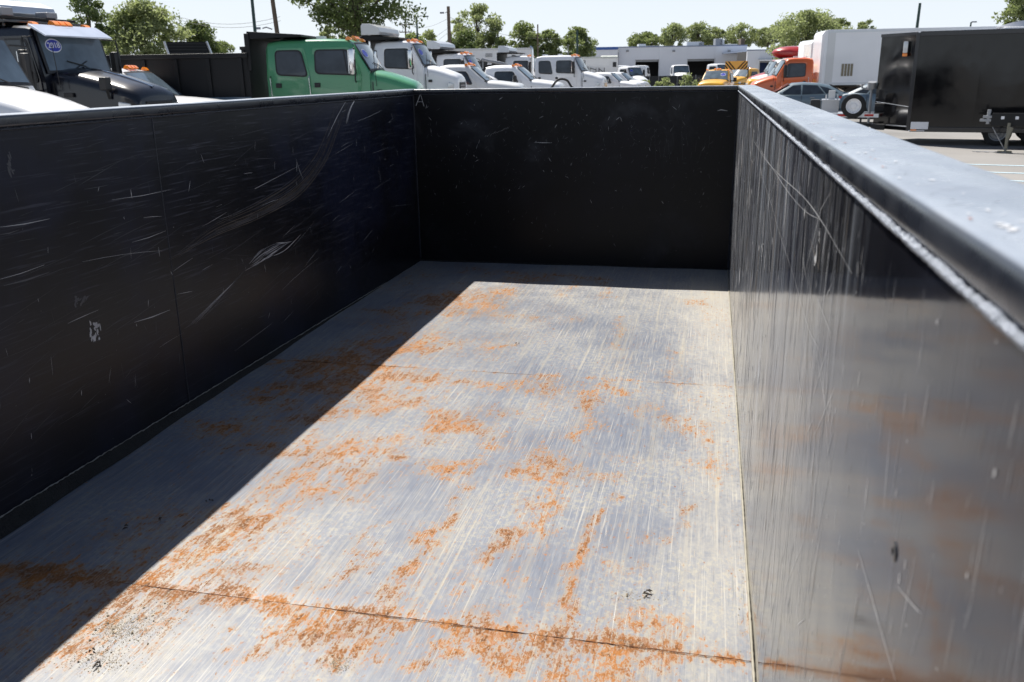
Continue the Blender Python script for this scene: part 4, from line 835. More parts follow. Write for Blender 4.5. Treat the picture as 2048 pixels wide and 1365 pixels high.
# right hand row, facing left
truck('box_truck', 'orange box truck with a long white cargo box, facing left', 'truck', 1627, 44.5, 10, -1, ORANGE, dict(DM2, boxtop=3.78, boxlen=7.9), GT, 0, -.40, 1.0, 'box vent bars')
truck('box_truck', 'yellow nosed truck right behind the orange cab', 'truck', 1608, 49, 10, -1, YELLOW, dict(DM2, roof=2.45, boxtop=3.5, hz0=1.7, wsz=1.75, belt=1.75), GT, 0, -.25, 1.0, 'nomirror box boxcolor')
truck('box_truck', 'white nosed box truck, third in the row behind the orange cab', 'truck', 1600, 54, 12, -1, WHITE, dict(DM2, boxtop=3.62), GT, 0, -.38, 1.0, 'box')
t = truck('box_truck', 'farthest box truck of the row, with a red streamlined fairing above its cab', 'truck', 1590, 60, 12, -1, REDP, dict(DM2, boxtop=3.5), GT, 0, -.30, 1.0, 'box nomirror')
q = MB(); q.loft([[(x, w_*math.cos(a), 3.05+h_*math.sin(a)) for a in [2*math.pi*k/12 for k in range(12)]] for x, w_, h_ in ((-.2, .95, .42), (.4, .95, .42), (.9, .80, .36), (1.25, .5, .22), (1.4, .1, .06))]); q.build('wind_fairing', REDP, t, True, angle=60)
# chevron board on its mount (carried by the yellow truck)
p, az = ground_at(1472, 66.5)
cb = thing('chevron_board', 'yellow and black chevron board standing above the yellow truck', 'sign', (p.x, p.y, 0), az-math.pi/2)
q = MB(); q.box((-.8, -.03, 2.02), (.8, .03, 2.62)); q.build('board', YELLOW, cb)
q = MB(); q.box((-.9, -.02, 1.0), (-.82, .04, 2.2)); q.box((.82, -.02, 1.0), (.9, .04, 2.2)); q.box((-.9, .031, 1.0), (.9, .5, 1.05)); q.bar((-.86, 0, 0), (-.86, 0, 1.0), .04); q.bar((.86, 0, 0), (.86, 0, 1.0), .04); q.build('mount', PLAST, cb)
for s_ in (-1, 1):
    for k in range(4):
        o_ = .02+k*.24; q = MB(); pl = [(s_*o_, 2.03), (s_*(o_+.11), 2.03), (s_*min(.79, o_+.62), 2.03+.57*min(1, (.79-o_-.11)/.51) if o_+.62 > .79 else 2.60), (s_*min(.79, o_+.51), 2.60 if o_+.51 <= .79 else 2.03+.57*(.79-o_)/.51)]
        q.prism([(a, -.045, c) for a, c in pl], (0, .012, 0)); q.build('chevron_stripe', STEELK, cb)

# cars
def sedan(label, px, d, facing, col, theta=4):
    p, az = ground_at(px, d); hd = az-math.pi/2*facing-R(theta)*facing
    t = thing('sedan', label, 'car', (p.x, p.y, 0), hd, 'sedans parked by the orange truck')
    q = MB(); st = [(-2.28, .45, .62, .80, .66), (-2.2, .36, .66, .93, .80), (-1.9, .32, .70, 1.0, .86), (-1.3, .28, .72, 1.02, .88), (0, .24, .72, .98, .90), (.9, .25, .70, .95, .90), (1.6, .28, .66, .88, .87), (2.1, .32, .60, .76, .80), (2.28, .40, .52, .64, .64)]
    q.loft([ring(x, zb, zm, zt, w_*.93, w_, w_-.06, .07, .03) for x, zb, zm, zt, w_ in st]); bd = q.build('body', col, t, True, angle=38)
    q = MB(); st = [(-1.95, .99, .70), (-1.25, 1.33, .60), (-.85, 1.41, .585), (-.2, 1.45, .58), (.25, 1.42, .585), (1.05, .97, .72)]
    q.loft([[(x, w0, .93), (x, w_+.03, min(zt-.03, zt-.06)), (x, w_-.08, zt), (x, 0, zt+.02), (x, -w_+.08, zt), (x, -w_-.03, min(zt-.03, zt-.06)), (x, -w0, .93)] for x, zt, w_ in st for w0 in (.84,)]); q.build('roof', col, t, True, angle=40)
    for s_ in (-1, 1):
        def gl(nm, pts, mat=GLASS):
            q = MB(); q.prism([(x, s_*(.842-(z-.93)*.46+.012), z) for x, z in pts], (0, s_*.012, 0)); q.build(nm, mat, t)
        gl('side_window', [(-.10, .98), (.80, .97), (.22, 1.34), (-.10, 1.36)]); gl('side_window', [(-1.05, 1.0), (-.16, .98), (-.16, 1.365), (-.75, 1.34)]); gl('quarter_window', [(-1.60, 1.03), (-1.11, 1.0), (-.84, 1.31), (-1.15, 1.24)])
        for dx in (-.55, .45): q = MB(); q.box((dx-.10, s_*.895-.02, .83), (dx+.08, s_*.895+.02, .87)); q.build('door_handle', GREYM, t, bevel=.008)
        for dx in (-.13, -1.08, .95): q = MB(); q.box((dx-.006, s_*.885-.02, .30), (dx+.006, s_*.885+.021, .94)); q.build('door_seam', PLAST, t)
        q = MB(); q.box((-2.24, s_*.62-.17, .72), (-2.02, s_*.62+.19, .90)); q.build('tail_light', REDL, t, bevel=.03)
        q = MB(); q.box((2.0, s_*.58-.14, .56), (2.2, s_*.58+.16, .68)); q.build('headlight', LENS, t, bevel=.03)
        for wx in (-1.35, 1.38): wheel_parts(t, wx, s_*.80, .32, .32, .22, s_, ALU)
        q = MB(); q.box((.62, s_*1.0-.09, .96), (.76, s_*1.0+.09, 1.08)); q.build('mirror', col, t, bevel=.03)
    q = MB(); q.add([(1.02, -.66, 1.005), (1.02, .66, 1.005), (.34, .53, 1.40), (.34, -.53, 1.40)], [(0, 1, 2, 3)]); o = q.build('windshield', WSGLASS, t); o.location = (.03, 0, .03)
    q = MB(); q.add([(-1.88, -.62, 1.03), (-1.88, .62, 1.03), (-1.28, .52, 1.335), (-1.28, -.52, 1.335)], [(0, 1, 2, 3)]); o = q.build('rear_window', WSGLASS, t); o.location = (-.02, 0, .03)
    return t
sedan('blue grey sedan with a red tail light, in front of the orange truck', 1597, 38.5, -1, SLATE)
sedan('dark blue grey sedan cut off by the tall black trailer', 1800, 37, 1, SLATE2)

# small aluminium trailer with the spare wheel
p, az = ground_at(1700, 25.5); tr = thing('utility_trailer', 'small aluminium trailer with toolbox, jack and a white spoked spare wheel', 'trailer', (p.x, p.y, 0), az-math.pi/2)
q = MB(); q.box((-2.6, -.03, .66), (.95, .03, .76)); q.box((-2.6, 1.5, .66), (.4, 1.56, .76)); q.prism([(.4, 1.53, .67), (1.8, .75, .67), (1.8, .68, .67), (.4, 1.46, .67)], (0, 0, .09)); q.prism([(.9, -.02, .665), (1.8, .68, .665), (1.8, .75, .665), (.9, .05, .665)], (0, 0, .09)); q.box((-2.6, .031, .70), (.3, 1.499, .74)); q.build('frame', ALU, tr)
for k in range(4): q = MB(); x = -.95+k*.72; q.box((x, -.042, .69), (x+.24, -.031, .75)); q.build('reflector', REDL, tr)
q = MB(); q.box((-.68, .1, .78), (-.22, .75, 1.12)); tb = q.build('toolbox', simple('tread_plate', (0.55, 0.56, 0.58), .4, .6, vscale=60, bump=.5), tr, bevel=.01)
q = MB(); q.box((-.70, .08, 1.121), (-.20, .77, 1.15)); q.build('lid', ALU, tb, bevel=.005)
q = MB(); q.box((-.52, .2, 1.15), (-.34, .35, 1.40)); q.box((-.60, .2, 1.15), (-.56, .24, 1.28)); q.box((-.29, .2, 1.15), (-.25, .24, 1.28)); q.build('hose_rack', OFFW, tr, bevel=.01)
q = MB(); q.box((-1.0, .1, .72), (-.72, .5, 1.15)); q.build('pump_unit', PLAST, tr, bevel=.05)
sw = thing('spare_wheel', 'x', 'wheel'); bpy.data.objects.remove(sw)
wh = wheel_parts(tr, .18, -.16, .98, .33, .20, -1, WHITE); wh.name = 'spare_wheel'
q = MB(); q.bar((.18, -.10, .98), (.18, .4, .98), .04); q.build('wheel_bracket', ALU, tr)
q = MB(); q.bar((.62, .3, .0), (.62, .3, 1.45), .035, 10); q.bar((.62, .26, 1.45), (.62, .22, 1.62), .12, 16); q.bar((.62, .3, 1.40), (.36, .3, 1.46), .02); q.bar((.36, .3, 1.46), (.36, .3, 1.56), .025); q.build('tongue_jack', GREYM, tr, True)
q = MB(); q.bar((.40, -.22, .20), (.40, -.22, .66), .028); q.build('stabiliser_leg', PLAST, tr)
for s_ in (0,): 
    for x in (-1.5,): wheel_parts(tr, x, -.18, .33, .33, .2, -1); wheel_parts(tr, x, 1.72, .33, .33, .2, 1)
    q = MB(); q.loft([[( -1.5+.44*math.cos(a), y, .36+.44*math.sin(a)) for a in [math.pi*k/10 for k in range(11)]]+[( -1.5+.41*math.cos(a), y, .36+.41*math.sin(a)) for a in [math.pi*(10-k)/10 for k in range(11)]] for y in (-.32, -.05)]); q.build('mudguard', ALU, tr, True)

# tall black enclosed trailer
p, az = ground_at(1828, 24.0); et = thing('enclosed_trailer', 'tall glossy black enclosed cargo trailer with a slanted nose', 'trailer', (p.x, p.y, 0), az-math.pi/2+R(-2))
m, n, l, b = nt('gloss_panel'); tc = N('ShaderNodeTexCoord'); P = tc.outputs['Object']
b.inputs['Base Color'].default_value = (0.007, 0.007, 0.008, 1); b.inputs['Roughness'].default_value = .05; b.inputs['Specular IOR Level'].default_value = .42
bp = N('ShaderNodeBump'); bp.inputs['Strength'].default_value = 1; bp.inputs['Distance'].default_value = .035
l.new(noise(mapn(P, (.8, 1, .35)), .8, 1.0, .3), bp.inputs['Height']); l.new(bp.outputs[0], b.inputs['Normal']); l.new(mr(noise(P, 3, 4), .3, .7, .04, .12), b.inputs['Roughness'])
GLOSSP = m
zb_, zt_ = .36, 2.86
plan = [(0, 0), (7.2, 0), (7.2, 2.5), (0, 2.5), (-.95, 1.45), (-.95, 1.05)]
q = MB(); q.prism([(a, c, zb_) for a, c in plan], (0, 0, zt_-zb_)); q.build('trailer_box', GLOSSP, et)
for a, c, e, f_ in ((.06, -.012, 1.55, -.002), (1.56, -.012, 3.05, -.002), (3.06, -.012, 4.55, -.002), (4.56, -.012, 6.0, -.002)):
    q = MB(); nx = 12; q.add([(a+(e-a)*i/nx, -.014-.006*math.sin(math.pi*i/nx), zb_+.12+(zt_-zb_-.22)*j/8) for j in range(9) for i in range(nx+1)], [(j*(nx+1)+i, j*(nx+1)+i+1, (j+1)*(nx+1)+i+1, (j+1)*(nx+1)+i) for j in range(8) for i in range(nx)])
    q.build('side_panel', GLOSSP, et, True)
q = MB(); q.box((-.04, -.05, zb_), (.05, -.001, zt_)); q.build('corner_post', BLACKP, et, bevel=.01)
q = MB(); q.box((.051, -.04, zt_-.09), (7.2, -.001, zt_+.03)); q.build('top_rail', BLACKP, et, bevel=.01)
q = MB(); q.box((.051, -.04, zb_-.02), (7.2, -.001, zb_+.11)); q.build('bottom_rail', BLACKP, et, bevel=.01)
dv = Vector((-.95, 1.05, 0)); nn = Vector((-1.05, -.95, 0)).normalized()
q = MB(); a = Vector((0, 0, 0))+nn*.002; q.prism([a+dv*.03+Vector((0, 0, zb_+.10)), a+dv*.97+Vector((0, 0, zb_+.10)), a+dv*.97+Vector((0, 0, zb_+.13)), a+dv*.03+Vector((0, 0, zb_+.13))], nn*.012); q.build('nose_trim', ALU, et)
q = MB(); q.prism([a+dv*.03+Vector((0, 0, zb_+.62)), a+dv*.97+Vector((0, 0, zb_+.72)), a+dv*.97+Vector((0, 0, zb_+.735)), a+dv*.03+Vector((0, 0, zb_+.635))], nn*.012); q.build('nose_trim', ALU, et)
q = MB(); q.prism([a+dv*.0+Vector((0, 0, zt_-.06)), a+dv*1+Vector((0, 0, zt_-.06)), a+dv*1+Vector((0, 0, zt_+.02)), a+dv*0+Vector((0, 0, zt_+.02))], nn*.03); q.build('top_rail', BLACKP, et)
q = MB(); q.box((-.34, .16, 2.36), (-.22, .30, 2.66)); o = q.build('nose_lamp', LENS, et, True, bevel=.03)
q = MB(); q.box((-.34, .155, 2.28), (-.22, .295, 2.355)); q.build('amber_lamp', AMBER, et, bevel=.01)
q = MB(); q.box((.03, -.062, zb_-.0), (.42, -.051, zb_+.02)); q.box((.07, -.062, zb_+.05), (.50, -.051, zb_+.24)); q.build('data_plate', STICKW, et)
q = MB(); q.box((.08, -.07, zb_+.01), (.22, -.063, zb_+.045)); q.build('side_marker', AMBER, et)
q = MB(); q.box((-1.9, .9, .40), (-.5, 1.0, .50)); q.box((-1.9, 1.5, .40), (-.5, 1.6, .50)); q.box((-1.5, 1.001, .41), (-1.3, 1.499, .49)); q.prism([(-.96, .4, .36), (-.6, .2, .36), (-.6, 1.4, .36), (-.96, 1.4, .36)], (0, 0, .14)); q.build('tongue', STEELK, et)
for x in (2.15, 3.0): wheel_parts(et, x, .15, .34, .34, .22, -1); wheel_parts(et, x, 2.35, .34, .34, .22, 1)
# gooseneck/tag trailer at the right edge
p, az = ground_at(1992, 21.5); ft = thing('flatbed_trailer', 'black trailer tongue with a gold oval badge and a chained jack at the right edge', 'trailer', (p.x, p.y, 0), az-math.pi/2+R(-4))
q = MB(); q.box((.05, -.06, .62), (3.5, .06, .92)); q.box((1.0, -.05, .45), (3.5, .05, .619)); q.box((.5, .0601, .66), (3.5, 1.6, .80)); q.build('tongue_beam', STEELK, ft, bevel=.01)
q = MB(); q.box((-.14, -.05, .80), (.2, .05, .86)); q.bar((-.02, 0, .66), (-.02, 0, 1.0), .045); q.box((-.2, -.04, .72), (.049, .04, .78)); q.build('coupler', GREYM, ft, bevel=.008)
q = MB(); q.bar((.44, -.10, .06), (.44, -.10, .70), .035, 10); q.box((.28, -.2, .0), (.58, 0, .05)); q.bar((.44, -.12, .35), (.50, -.12, .60), .05); q.build('jack', simple('jack_olive', (0.20, 0.19, 0.15), .6), ft, bevel=0)
q = MB(); pts = [Vector((.1+k*.045, -.12-.01*(k % 2), .60-.58*min(1, k/8))) for k in range(9)]+[Vector((.46-k*.09, -.2+.01*(k % 2), .02)) for k in range(9)]
for k in range(len(pts)-1): q.bar(pts[k], pts[k+1], .014 if k % 2 else .008, 5)
q.build('safety_chain', GREYM, ft)
q = MB(); q.prism([(x, -.066, z) for x, z in arc_poly(1.05, .77, .30, .135)], (0, .005, 0)); bd = q.build('badge', GOLD, ft)
q = MB(); q.prism([(x, -.070, z) for x, z in arc_poly(1.05, .77, .24, .095)], (0, .003, 0)); q.build('badge_centre', simple('badge_tan', (0.72, 0.52, 0.25), .4), bd)
for x in (.25, .55): q = MB(); q.box((x, -.065, .78), (x+.07, -.0605, .85)); q.build('small_decal', STICKW, ft)
for y in (.2, 1.5): wheel_parts(ft, 3.0, y, .34, .34, .2, -1 if y < 1 else 1)

# long white container with two vents, open top body with stakes, crane body, rack
p, az = ground_at(900, 66); ct = thing('cargo_container', 'long white container body with two small vents behind the trucks', 'container', (p.x, p.y, 0), az-math.pi/2+R(-4))
q = MB(); q.box((0, 0, 1.1), (6.0, 2.4, 3.75)); cb_ = q.build('container_box', WHITE, ct, bevel=.03)
q = MB(); q.box((0, -.03, 3.62), (6.0, -.001, 3.76)); q.build('top_rail', OFFW, ct)
q = MB(); q.box((0.02, -.03, .9), (5.98, -.001, 2.62)); q.build('dark_skirt', STEELK, ct)
for x in (1.0, 2.6): 
    for k in range(3): q = MB(); q.box((x, -.03, 3.16+k*.09), (x+.5, -.001, 3.22+k*.09)); q.build('vent_slat', GREYM, ct)
for x in range(1, 10): q = MB(); q.box((x*.6, -.012, 2.66), (x*.6+.03, -.001, 3.6)); q.build('side_rib', WHITE, ct)
p, az = ground_at(1134, 78); gb = thing('stake_body', 'pale grey open top truck body with dark stake racks at its foot', 'truck body', (p.x, p.y, 0), az-math.pi/2)
q = MB(); q.box((0, 0, 1.9), (4.35, 2.4, 3.2)); q.build('body_box', OFFW, gb, bevel=.03)
q = MB(); q.box((-.03, -.05, 3.12), (3.4, 2.4, 3.26)); q.loft([[(x, y, z) for y, z in ((-.05, 3.1), (1.2, 3.1), (1.2, 3.3), (.2, 3.34), (-.02, 3.25))] for x in (2.9, 4.3)]); q.build('tarp_roll', simple('tarp_pale', (0.5, 0.53, 0.5), .7), gb)
for x in (0, .9, 1.8, 2.7, 3.6): q = MB(); q.box((x, -.04, 1.9), (x+.07, -.001, 3.1)); q.build('side_post', OFFW, gb)
for x in (1.7, 1.95, 2.45, 2.7, 3.15): q = MB(); q.box((x, -.3, 1.2), (x+.05, -.22, 2.35)); q.build('stake', PLAST, gb)
for (x0_, z0_, x1_, z1_) in ((1.95, 2.35, 2.45, 2.2), (2.7, 2.3, 3.2, 1.9)): q = MB(); q.bar((x0_, -.26, z0_), (x1_, -.26, z1_), .03); q.build('stake_rail', PLAST, gb)
q = MB(); q.box((0, 0, 1.2), (4.35, 2.4, 1.899)); q.build('under_frame', STEELK, gb)
q = MB(); q.box((3.9, -.03, 2.4), (4.2, -.001, 2.8)); q.build('access_door', PLAST, gb)
for x in (1.0, 3.4): wheel_parts(gb, x, .2, .5, .5, .4, -1)
# crane arm load behind the pickup
p, az = ground_at(962, 46); kb = thing('winch_body', 'dark winch and folded arm on a flat deck behind the pickup cab', 'truck body', (p.x, p.y, 0), az-math.pi/2)
q = MB(); q.box((0.05, 0, 1.9), (1.35, 1.8, 2.25)); q.box((.3, .3, .5), (.9, 1.4, 1.899)); q.build('deck', STEELK, kb, bevel=.03)
q = MB(); q.bar((.15, .1, 2.55), (.15, 1.5, 2.55), .20, 14); q.bar((.7, .2, 2.42), (.7, 1.5, 2.42), .16, 12); q.build('drum', PLAST, kb, True)
q = MB(); q.tube([(.05, .05, 2.7), (.4, .05, 2.62), (.9, .05, 2.52), (1.35, .05, 2.42)], [.10, .07, .09, .06], 8); q.bar((.1, .04, 1.9), (.1, .04, 2.6), .04); q.build('arm', GREYM, kb, True)
# load rack on the long black box
p, az = ground_at(336, 27); hr = thing('headache_rack', 'black ladder rack with two bright uprights above the long black dump box', 'rack', (p.x, p.y, 0), az-math.pi/2)
q = MB(); q.box((.06, -.02, 2.70), (1.22, .02, 3.04)); q.build('rack_panel', STEELK, hr)
for k in range(4): q = MB(); q.box((.06, -.04, 2.72+k*.085), (1.22, -.021, 2.745+k*.085)); q.build('rack_slat', PLAST, hr)
for x0_, x1_ in ((0.10, 0.0), (1.30, 1.18)): q = MB(); q.bar((x0_, -.05, 0.0), (x0_, -.05, 2.62), .03); q.bar((x0_, -.05, 2.62), (x1_, -.05, 3.05), .035); q.build('upright', ALU, hr, True)
# silver rounded roof behind the black trailer
p, az = ground_at(1985, 40); rv = thing('white_van', 'white vehicle roof with a silver curve showing above the black trailer', 'van', (p.x, p.y, 0), az-math.pi/2)
q = MB(); q.box((0, 0, .5), (6, 2.2, 3.65)); q.build('van_body', WHITE, rv, bevel=.25)
q = MB(); q.loft([[(x, y, z) for y, z in ((.1, 3.6), (2.1, 3.6), (2.0, zz), (.2, zz))] for x, zz in ((-.1, 3.62), (.5, 3.80), (1.2, 3.9), (6, 3.95))]); q.build('roof_cap', ALU, rv, True)
for x in (1, 4.6): wheel_parts(rv, x, .12, .4, .4, .25, -1)

# ------------------------------------------------------------------ buildings
m_wall = simple('building_white', (0.84, 0.85, 0.90), .8, var=.05, vscale=.6); m_dark = simple('bay_dark', (0.045, 0.043, 0.045), .9)
m_blue = simple('fascia_blue', (0.05, 0.13, 0.42), .5); m_roof = simple('roof_edge', (0.24, 0.29, 0.40), .6)
def bld(name, label, pxs, pxe, d, ztop, doors, depth=25):
    p, az = ground_at(pxs, d); p2, _ = ground_at(pxe, d); v = p2-p; Lb = v.length; t = thing(name, label, 'building', (p.x, p.y, 0), math.atan2(v.y, v.x))
    x = 0; k = 0
    for (a, c, dz) in doors+[(Lb, Lb, 0)]:
        if a > x:
            nseg = max(1, int((a-x)/3.2))
            for i in range(nseg): q = MB(); q.box((x+(a-x)*i/nseg+.012, 0, 0), (x+(a-x)*(i+1)/nseg-.012, .3, ztop)); q.build('wall_panel', m_wall, t, bevel=.01)
        if dz:
            q = MB(); q.box((a+.002, 0.02, dz), (c-.002, .3, ztop)); q.build('lintel_panel', m_wall, t)
            q = MB(); q.box((a+.05, .32, dz-.30), (c-.05, .38, dz+.1)); q.build('roller_door', GREYM, t)
            for xx in (a-.12, c+.02): q = MB(); q.box((xx, -.05, 0), (xx+.10, -.002, dz+.10)); q.build('door_jamb', OFFW, t)
        x = c
    q = MB(); q.box((0, 5, 0), (Lb, 5.2, ztop-.1)); q.box((0, .301, 0), (.2, 4.999, ztop-.1)); q.box((Lb-.2, .301, 0), (Lb, 4.999, ztop-.1)); q.build('interior_wall', m_dark, t)
    q = MB(); q.box((.0, .31, ztop-.099), (Lb, depth, ztop-.01)); q.build('roof', m_roof, t)
    q = MB(); q.box((-.05, -.06, ztop+.002), (Lb+.05, .35, ztop+.14)); q.build('parapet_cap', m_roof, t)
    return t, Lb
d_ = 134; pm = 1816/d_
xd = lambda px: (px-1236)/pm
B, Lb = bld('service_building', 'long white service garage with two wide open bay doors', 1236, 1491, d_, z_at(96.5, 1360, d_), [(xd(1271), xd(1317), z_at(121, 1290, d_)), (xd(1374.5), xd(1428), z_at(119.5, 1400, d_))])
for px in (1254, 1346, 1456):
    q = MB(); zz = z_at(104.5, px, d_); q.box((xd(px)-.20, -.30, zz-.12), (xd(px)+.16, -.002, zz+.14)); q.build('wall_lamp', GREYM, B, bevel=.03)
for px, w_, h_, mm in ((1289, .55, .55, OFFW), (1310, .9, .3, GREYM), (1345, .5, .2, OFFW), (1395, 1.15, .75, OFFW), (1409, .4, .7, GREYM), (1445, .55, 1.15, GREYM), (1451, .35, 1.0, OFFW), (1465, 1.3, .35, OFFW), (1493, .3, 1.1, WOODP)):
    q = MB(); zz = z_at(96.5, 1360, d_); q.box((xd(px)-w_, 3, zz-.01), (xd(px)+w_, 4.5, zz+h_)); q.build('roof_unit', mm, B, bevel=.06)
# cars and gloom inside the bays
B2, _ = bld('blue_trim_building', 'left wing of the garage with a blue roof band', 1164, 1235.5, 133.2, z_at(101, 1200, 133), [((1235-1164)/1816*133-.95, (1235-1164)/1816*133-.10, z_at(122, 1243, 133))])
B2r = [o for o in B2.children if o.name.startswith('wall_panel')]
q = MB(); zz = z_at(101, 1200, 133); q.box((-.12, -.12, zz-.10), (5.2, -.07, zz+.28)); q.build('blue_band', m_blue, B2)
B3, _ = bld('side_wing', 'lower white wing of the garage with a blue doorway at its right', 1492, 1570, 120, z_at(103.5, 1520, 120), [(1.75, 4.4, z_at(122, 1525, 120))])
q = MB(); q.box((1.9, 2.2, 0), (3.3, 2.4, 3.0)); q.build('door_banner', simple('banner_blue', (0.03, 0.07, 0.22), .6), B3)  # upright blue slab set back in the doorway
q = MB(); q.prism([(1.5, -.06, z_at(121, 1525, 120)), (4.7, -.06, z_at(121, 1525, 120)), (4.7, -1.0, z_at(123.5, 1525, 120)), (1.5, -1.0, z_at(123.5, 1525, 120))], (0, 0, .10)); q.build('awning', OFFW, B3)
# dark mesh fence before the garage, with single pickets
p, az = ground_at(1262, 88); p2, _ = ground_at(1432, 88); fl_ = (p2-p).length
fe = thing('chain_fence', 'dark screened fence in front of the garage', 'fence', (p.x, p.y, 0), math.atan2((p2-p).y, (p2-p).x))
q = MB(); q.box((0, 0, .1), (fl_, .02, 1.55)); q.build('fence_screen', simple('fence_screen', (0.035, 0.037, 0.04), .9, var=.4, vscale=2), fe)
k = 0
while k*.9 < fl_: q = MB(); q.bar((k*.9, -.05, 0), (k*.9, -.05, 1.62), .03, 6); q.build('fence_post', GREYM, fe); k += 1

# ------------------------------------------------------------------ trees and shrubs
def leafmat(name, c1, c2, tr=.25):
    global n, l
    m, n, l, b = nt(name); tc = N('ShaderNodeTexCoord'); g_ = N('ShaderNodeNewGeometry')
    base = mix(mr(noise(tc.outputs['Object'], .9, 3), .35, .65), c1, c2); base = mix(ma('MULTIPLY', g_.outputs['Random Per Island'], .5), base, tuple(x*1.5 for x in c2))
    l.new(base, b.inputs['Base Color']); b.inputs['Roughness'].default_value = .6; b.inputs['Specular IOR Level'].default_value = .3
    tl = N('ShaderNodeBsdfTranslucent'); l.new(mix(.5, base, (0.34, 0.42, 0.13)), tl.inputs[0]); ms = N('ShaderNodeMixShader'); ms.inputs[0].default_value = tr
    l.new(b.outputs[0], ms.inputs[1]); l.new(tl.outputs[0], ms.inputs[2]); l.new(ms.outputs[0], n['Material Output'].inputs[0]); return m
LF = [leafmat('leaf_dark', (0.05, 0.08, 0.03), (0.10, 0.14, 0.05), .3), leafmat('leaf_mid', (0.12, 0.155, 0.065), (0.19, 0.225, 0.10), .42), leafmat('leaf_pale', (0.20, 0.235, 0.12), (0.30, 0.33, 0.17), .45)]
BARK = simple('bark', (0.09, 0.075, 0.06), .9, var=.4, vscale=4, bump=.6)
def leaves(centers, radii, nl, size, rng, squash=.7):
    nC = len(centers); V = []; k = rng.randint(0, nC, nl); d = rng.normal(size=(nl, 3)); d /= np.linalg.norm(d, axis=1)[:, None]
    r = radii[k]*(rng.rand(nl)**.45); c = centers[k]+d*r[:, None]*np.array([1, 1, squash])
    a = rng.normal(size=(nl, 3)); a /= np.linalg.norm(a, axis=1)[:, None]; bb = np.cross(a, rng.normal(size=(nl, 3))); bb /= np.linalg.norm(bb, axis=1)[:, None]
    s = size*(.5+rng.rand(nl))[:, None]
    v = np.stack([c-a*s, c-bb*s*.45+a*s*.1, c+a*s, c+bb*s*.5], 1).reshape(-1, 3)
    return v
def tree(label, px, d, top, cw, cbase, seed, mat, nl, size, name='tree', lean=0, clumps=34, trunk_r=None, group='trees around the lot', airy=1.0, pw=1.0, trunkpx=None, cat='tree'):
    if d > 80 and cat == 'tree': cw *= 1.28; clumps = int(clumps*1.4); nl = int(nl*1.5)
    rng = np.random.RandomState(seed); p, az = ground_at(px, d); t = thing(name, label, cat, (p.x, p.y, 0), az-math.pi/2, group)
    h = top; tr_ = trunk_r or h*.022; cen = []; rad = []; ch = top-cbase; tx = 0 if trunkpx is None else (trunkpx-px)*d/1816
    q = MB(); fork = cbase+ch*.12
    q.tube([(tx, 0, -.1), (tx+.02*h*.2, 0, fork*.5), (tx*.9+lean*.2, 0, fork), (lean*.5+tx*.4, 0, cbase+ch*.5), (lean, 0, cbase+ch*.85)], [tr_*1.35, tr_*1.05, tr_*.9, tr_*.5, tr_*.12], 9)
    for i in range(clumps):
        u = rng.rand(); an = rng.rand()*6.283; f = (i+.5)/clumps
        z = cbase+ch*(.08+.90*f); prof = math.sin(math.pi*min(1, max(.08, (f*.82+.14))))**.7*pw; rr = cw/2*prof*(rng.rand()**.45)*.92
        c = np.array([math.cos(an)*rr+lean*f+tx*(1-f)*.2, math.sin(an)*rr, z]); cen.append(c); rad.append(cw*.11*(.55+rng.rand()*.75)*airy)
    limbs = MB()
    for i in range(0, clumps, 2):
        c = cen[i]; z0 = fork+(c[2]-fork)*.35; s0 = Vector((tx*.7, 0, max(fork*.92, z0)))
        e = Vector(c); mid = s0.lerp(e, .5)+Vector((0, 0, -.03*h)); limbs.tube([s0, mid, e], [tr_*.34, tr_*.2, tr_*.05], 5)
    q.build('trunk', BARK, t, True); limbs.build('limbs', BARK, t, True)
    nl = int(nl*1.6); size *= .85
    v = leaves(np.array(cen), np.array(rad)*1.12, nl, size, rng)
    me = bpy.data.meshes.new('crown'); nf = len(v)//4; me.vertices.add(len(v)); me.vertices.foreach_set('co', v.ravel()); me.loops.add(nf*4); me.loops.foreach_set('vertex_index', np.arange(nf*4)); me.polygons.add(nf)
    me.polygons.foreach_set('loop_start', np.arange(0, nf*4, 4)); me.polygons.foreach_set('loop_total', np.full(nf, 4)); me.update(); me.validate(); me.materials.append(mat)
    o = bpy.data.objects.new('crown', me); COL.objects.link(o); o.parent = t; return t
tree('big dark green oak with a thick trunk rising behind the green truck', 722, 56, 13.5, 10.2, 3.9, 3, LF[0], 15000, .13, clumps=90, trunk_r=.46, trunkpx=716, airy=.95)
tree('tall wispy tree just right of the black truck, left of the power pole', 190, 52, z_at(-25, 190, 52), 3.1, 1.6, 4, LF[0], 4200, .11, clumps=44, airy=1.1)
tree('wide pale green willowy tree around the power pole', 300, 58, z_at(18, 300, 58), 5.6, 1.4, 5, LF[2], 11000, .12, clumps=90, airy=1.15)
tree('left shoulder of the pale green thicket, beside the wispy tree', 262, 57, z_at(30, 262, 57), 2.6, 1.3, 15, LF[1], 3200, .11, clumps=40, airy=1.3)
tree('darker green tree at the right end of the thicket over the dump box', 405, 60, z_at(52, 405, 60), 3.6, 1.3, 6, LF[0], 5200, .11, clumps=60, airy=1.2)
tree('low green tree sloping down at the right end of the thicket', 450, 64, z_at(88, 450, 64), 2.8, .8, 7, LF[1], 2600, .11, clumps=36)
tree('yellow green shrubby tree glimpsed under the oak, behind the green cab', 668, 66, z_at(60, 668, 66), 3.2, 1.2, 8, LF[2], 2200, .12, clumps=34)
tree('small round tree between the lamp post and the oak', 830, 92, z_at(75, 830, 92), 3.4, 2, 9, LF[1], 1500, .17, clumps=26)
tree('loose pale tree left of the grey power pole', 862, 95, z_at(68, 862, 95), 2.6, 2, 10, LF[2], 900, .17, clumps=26)
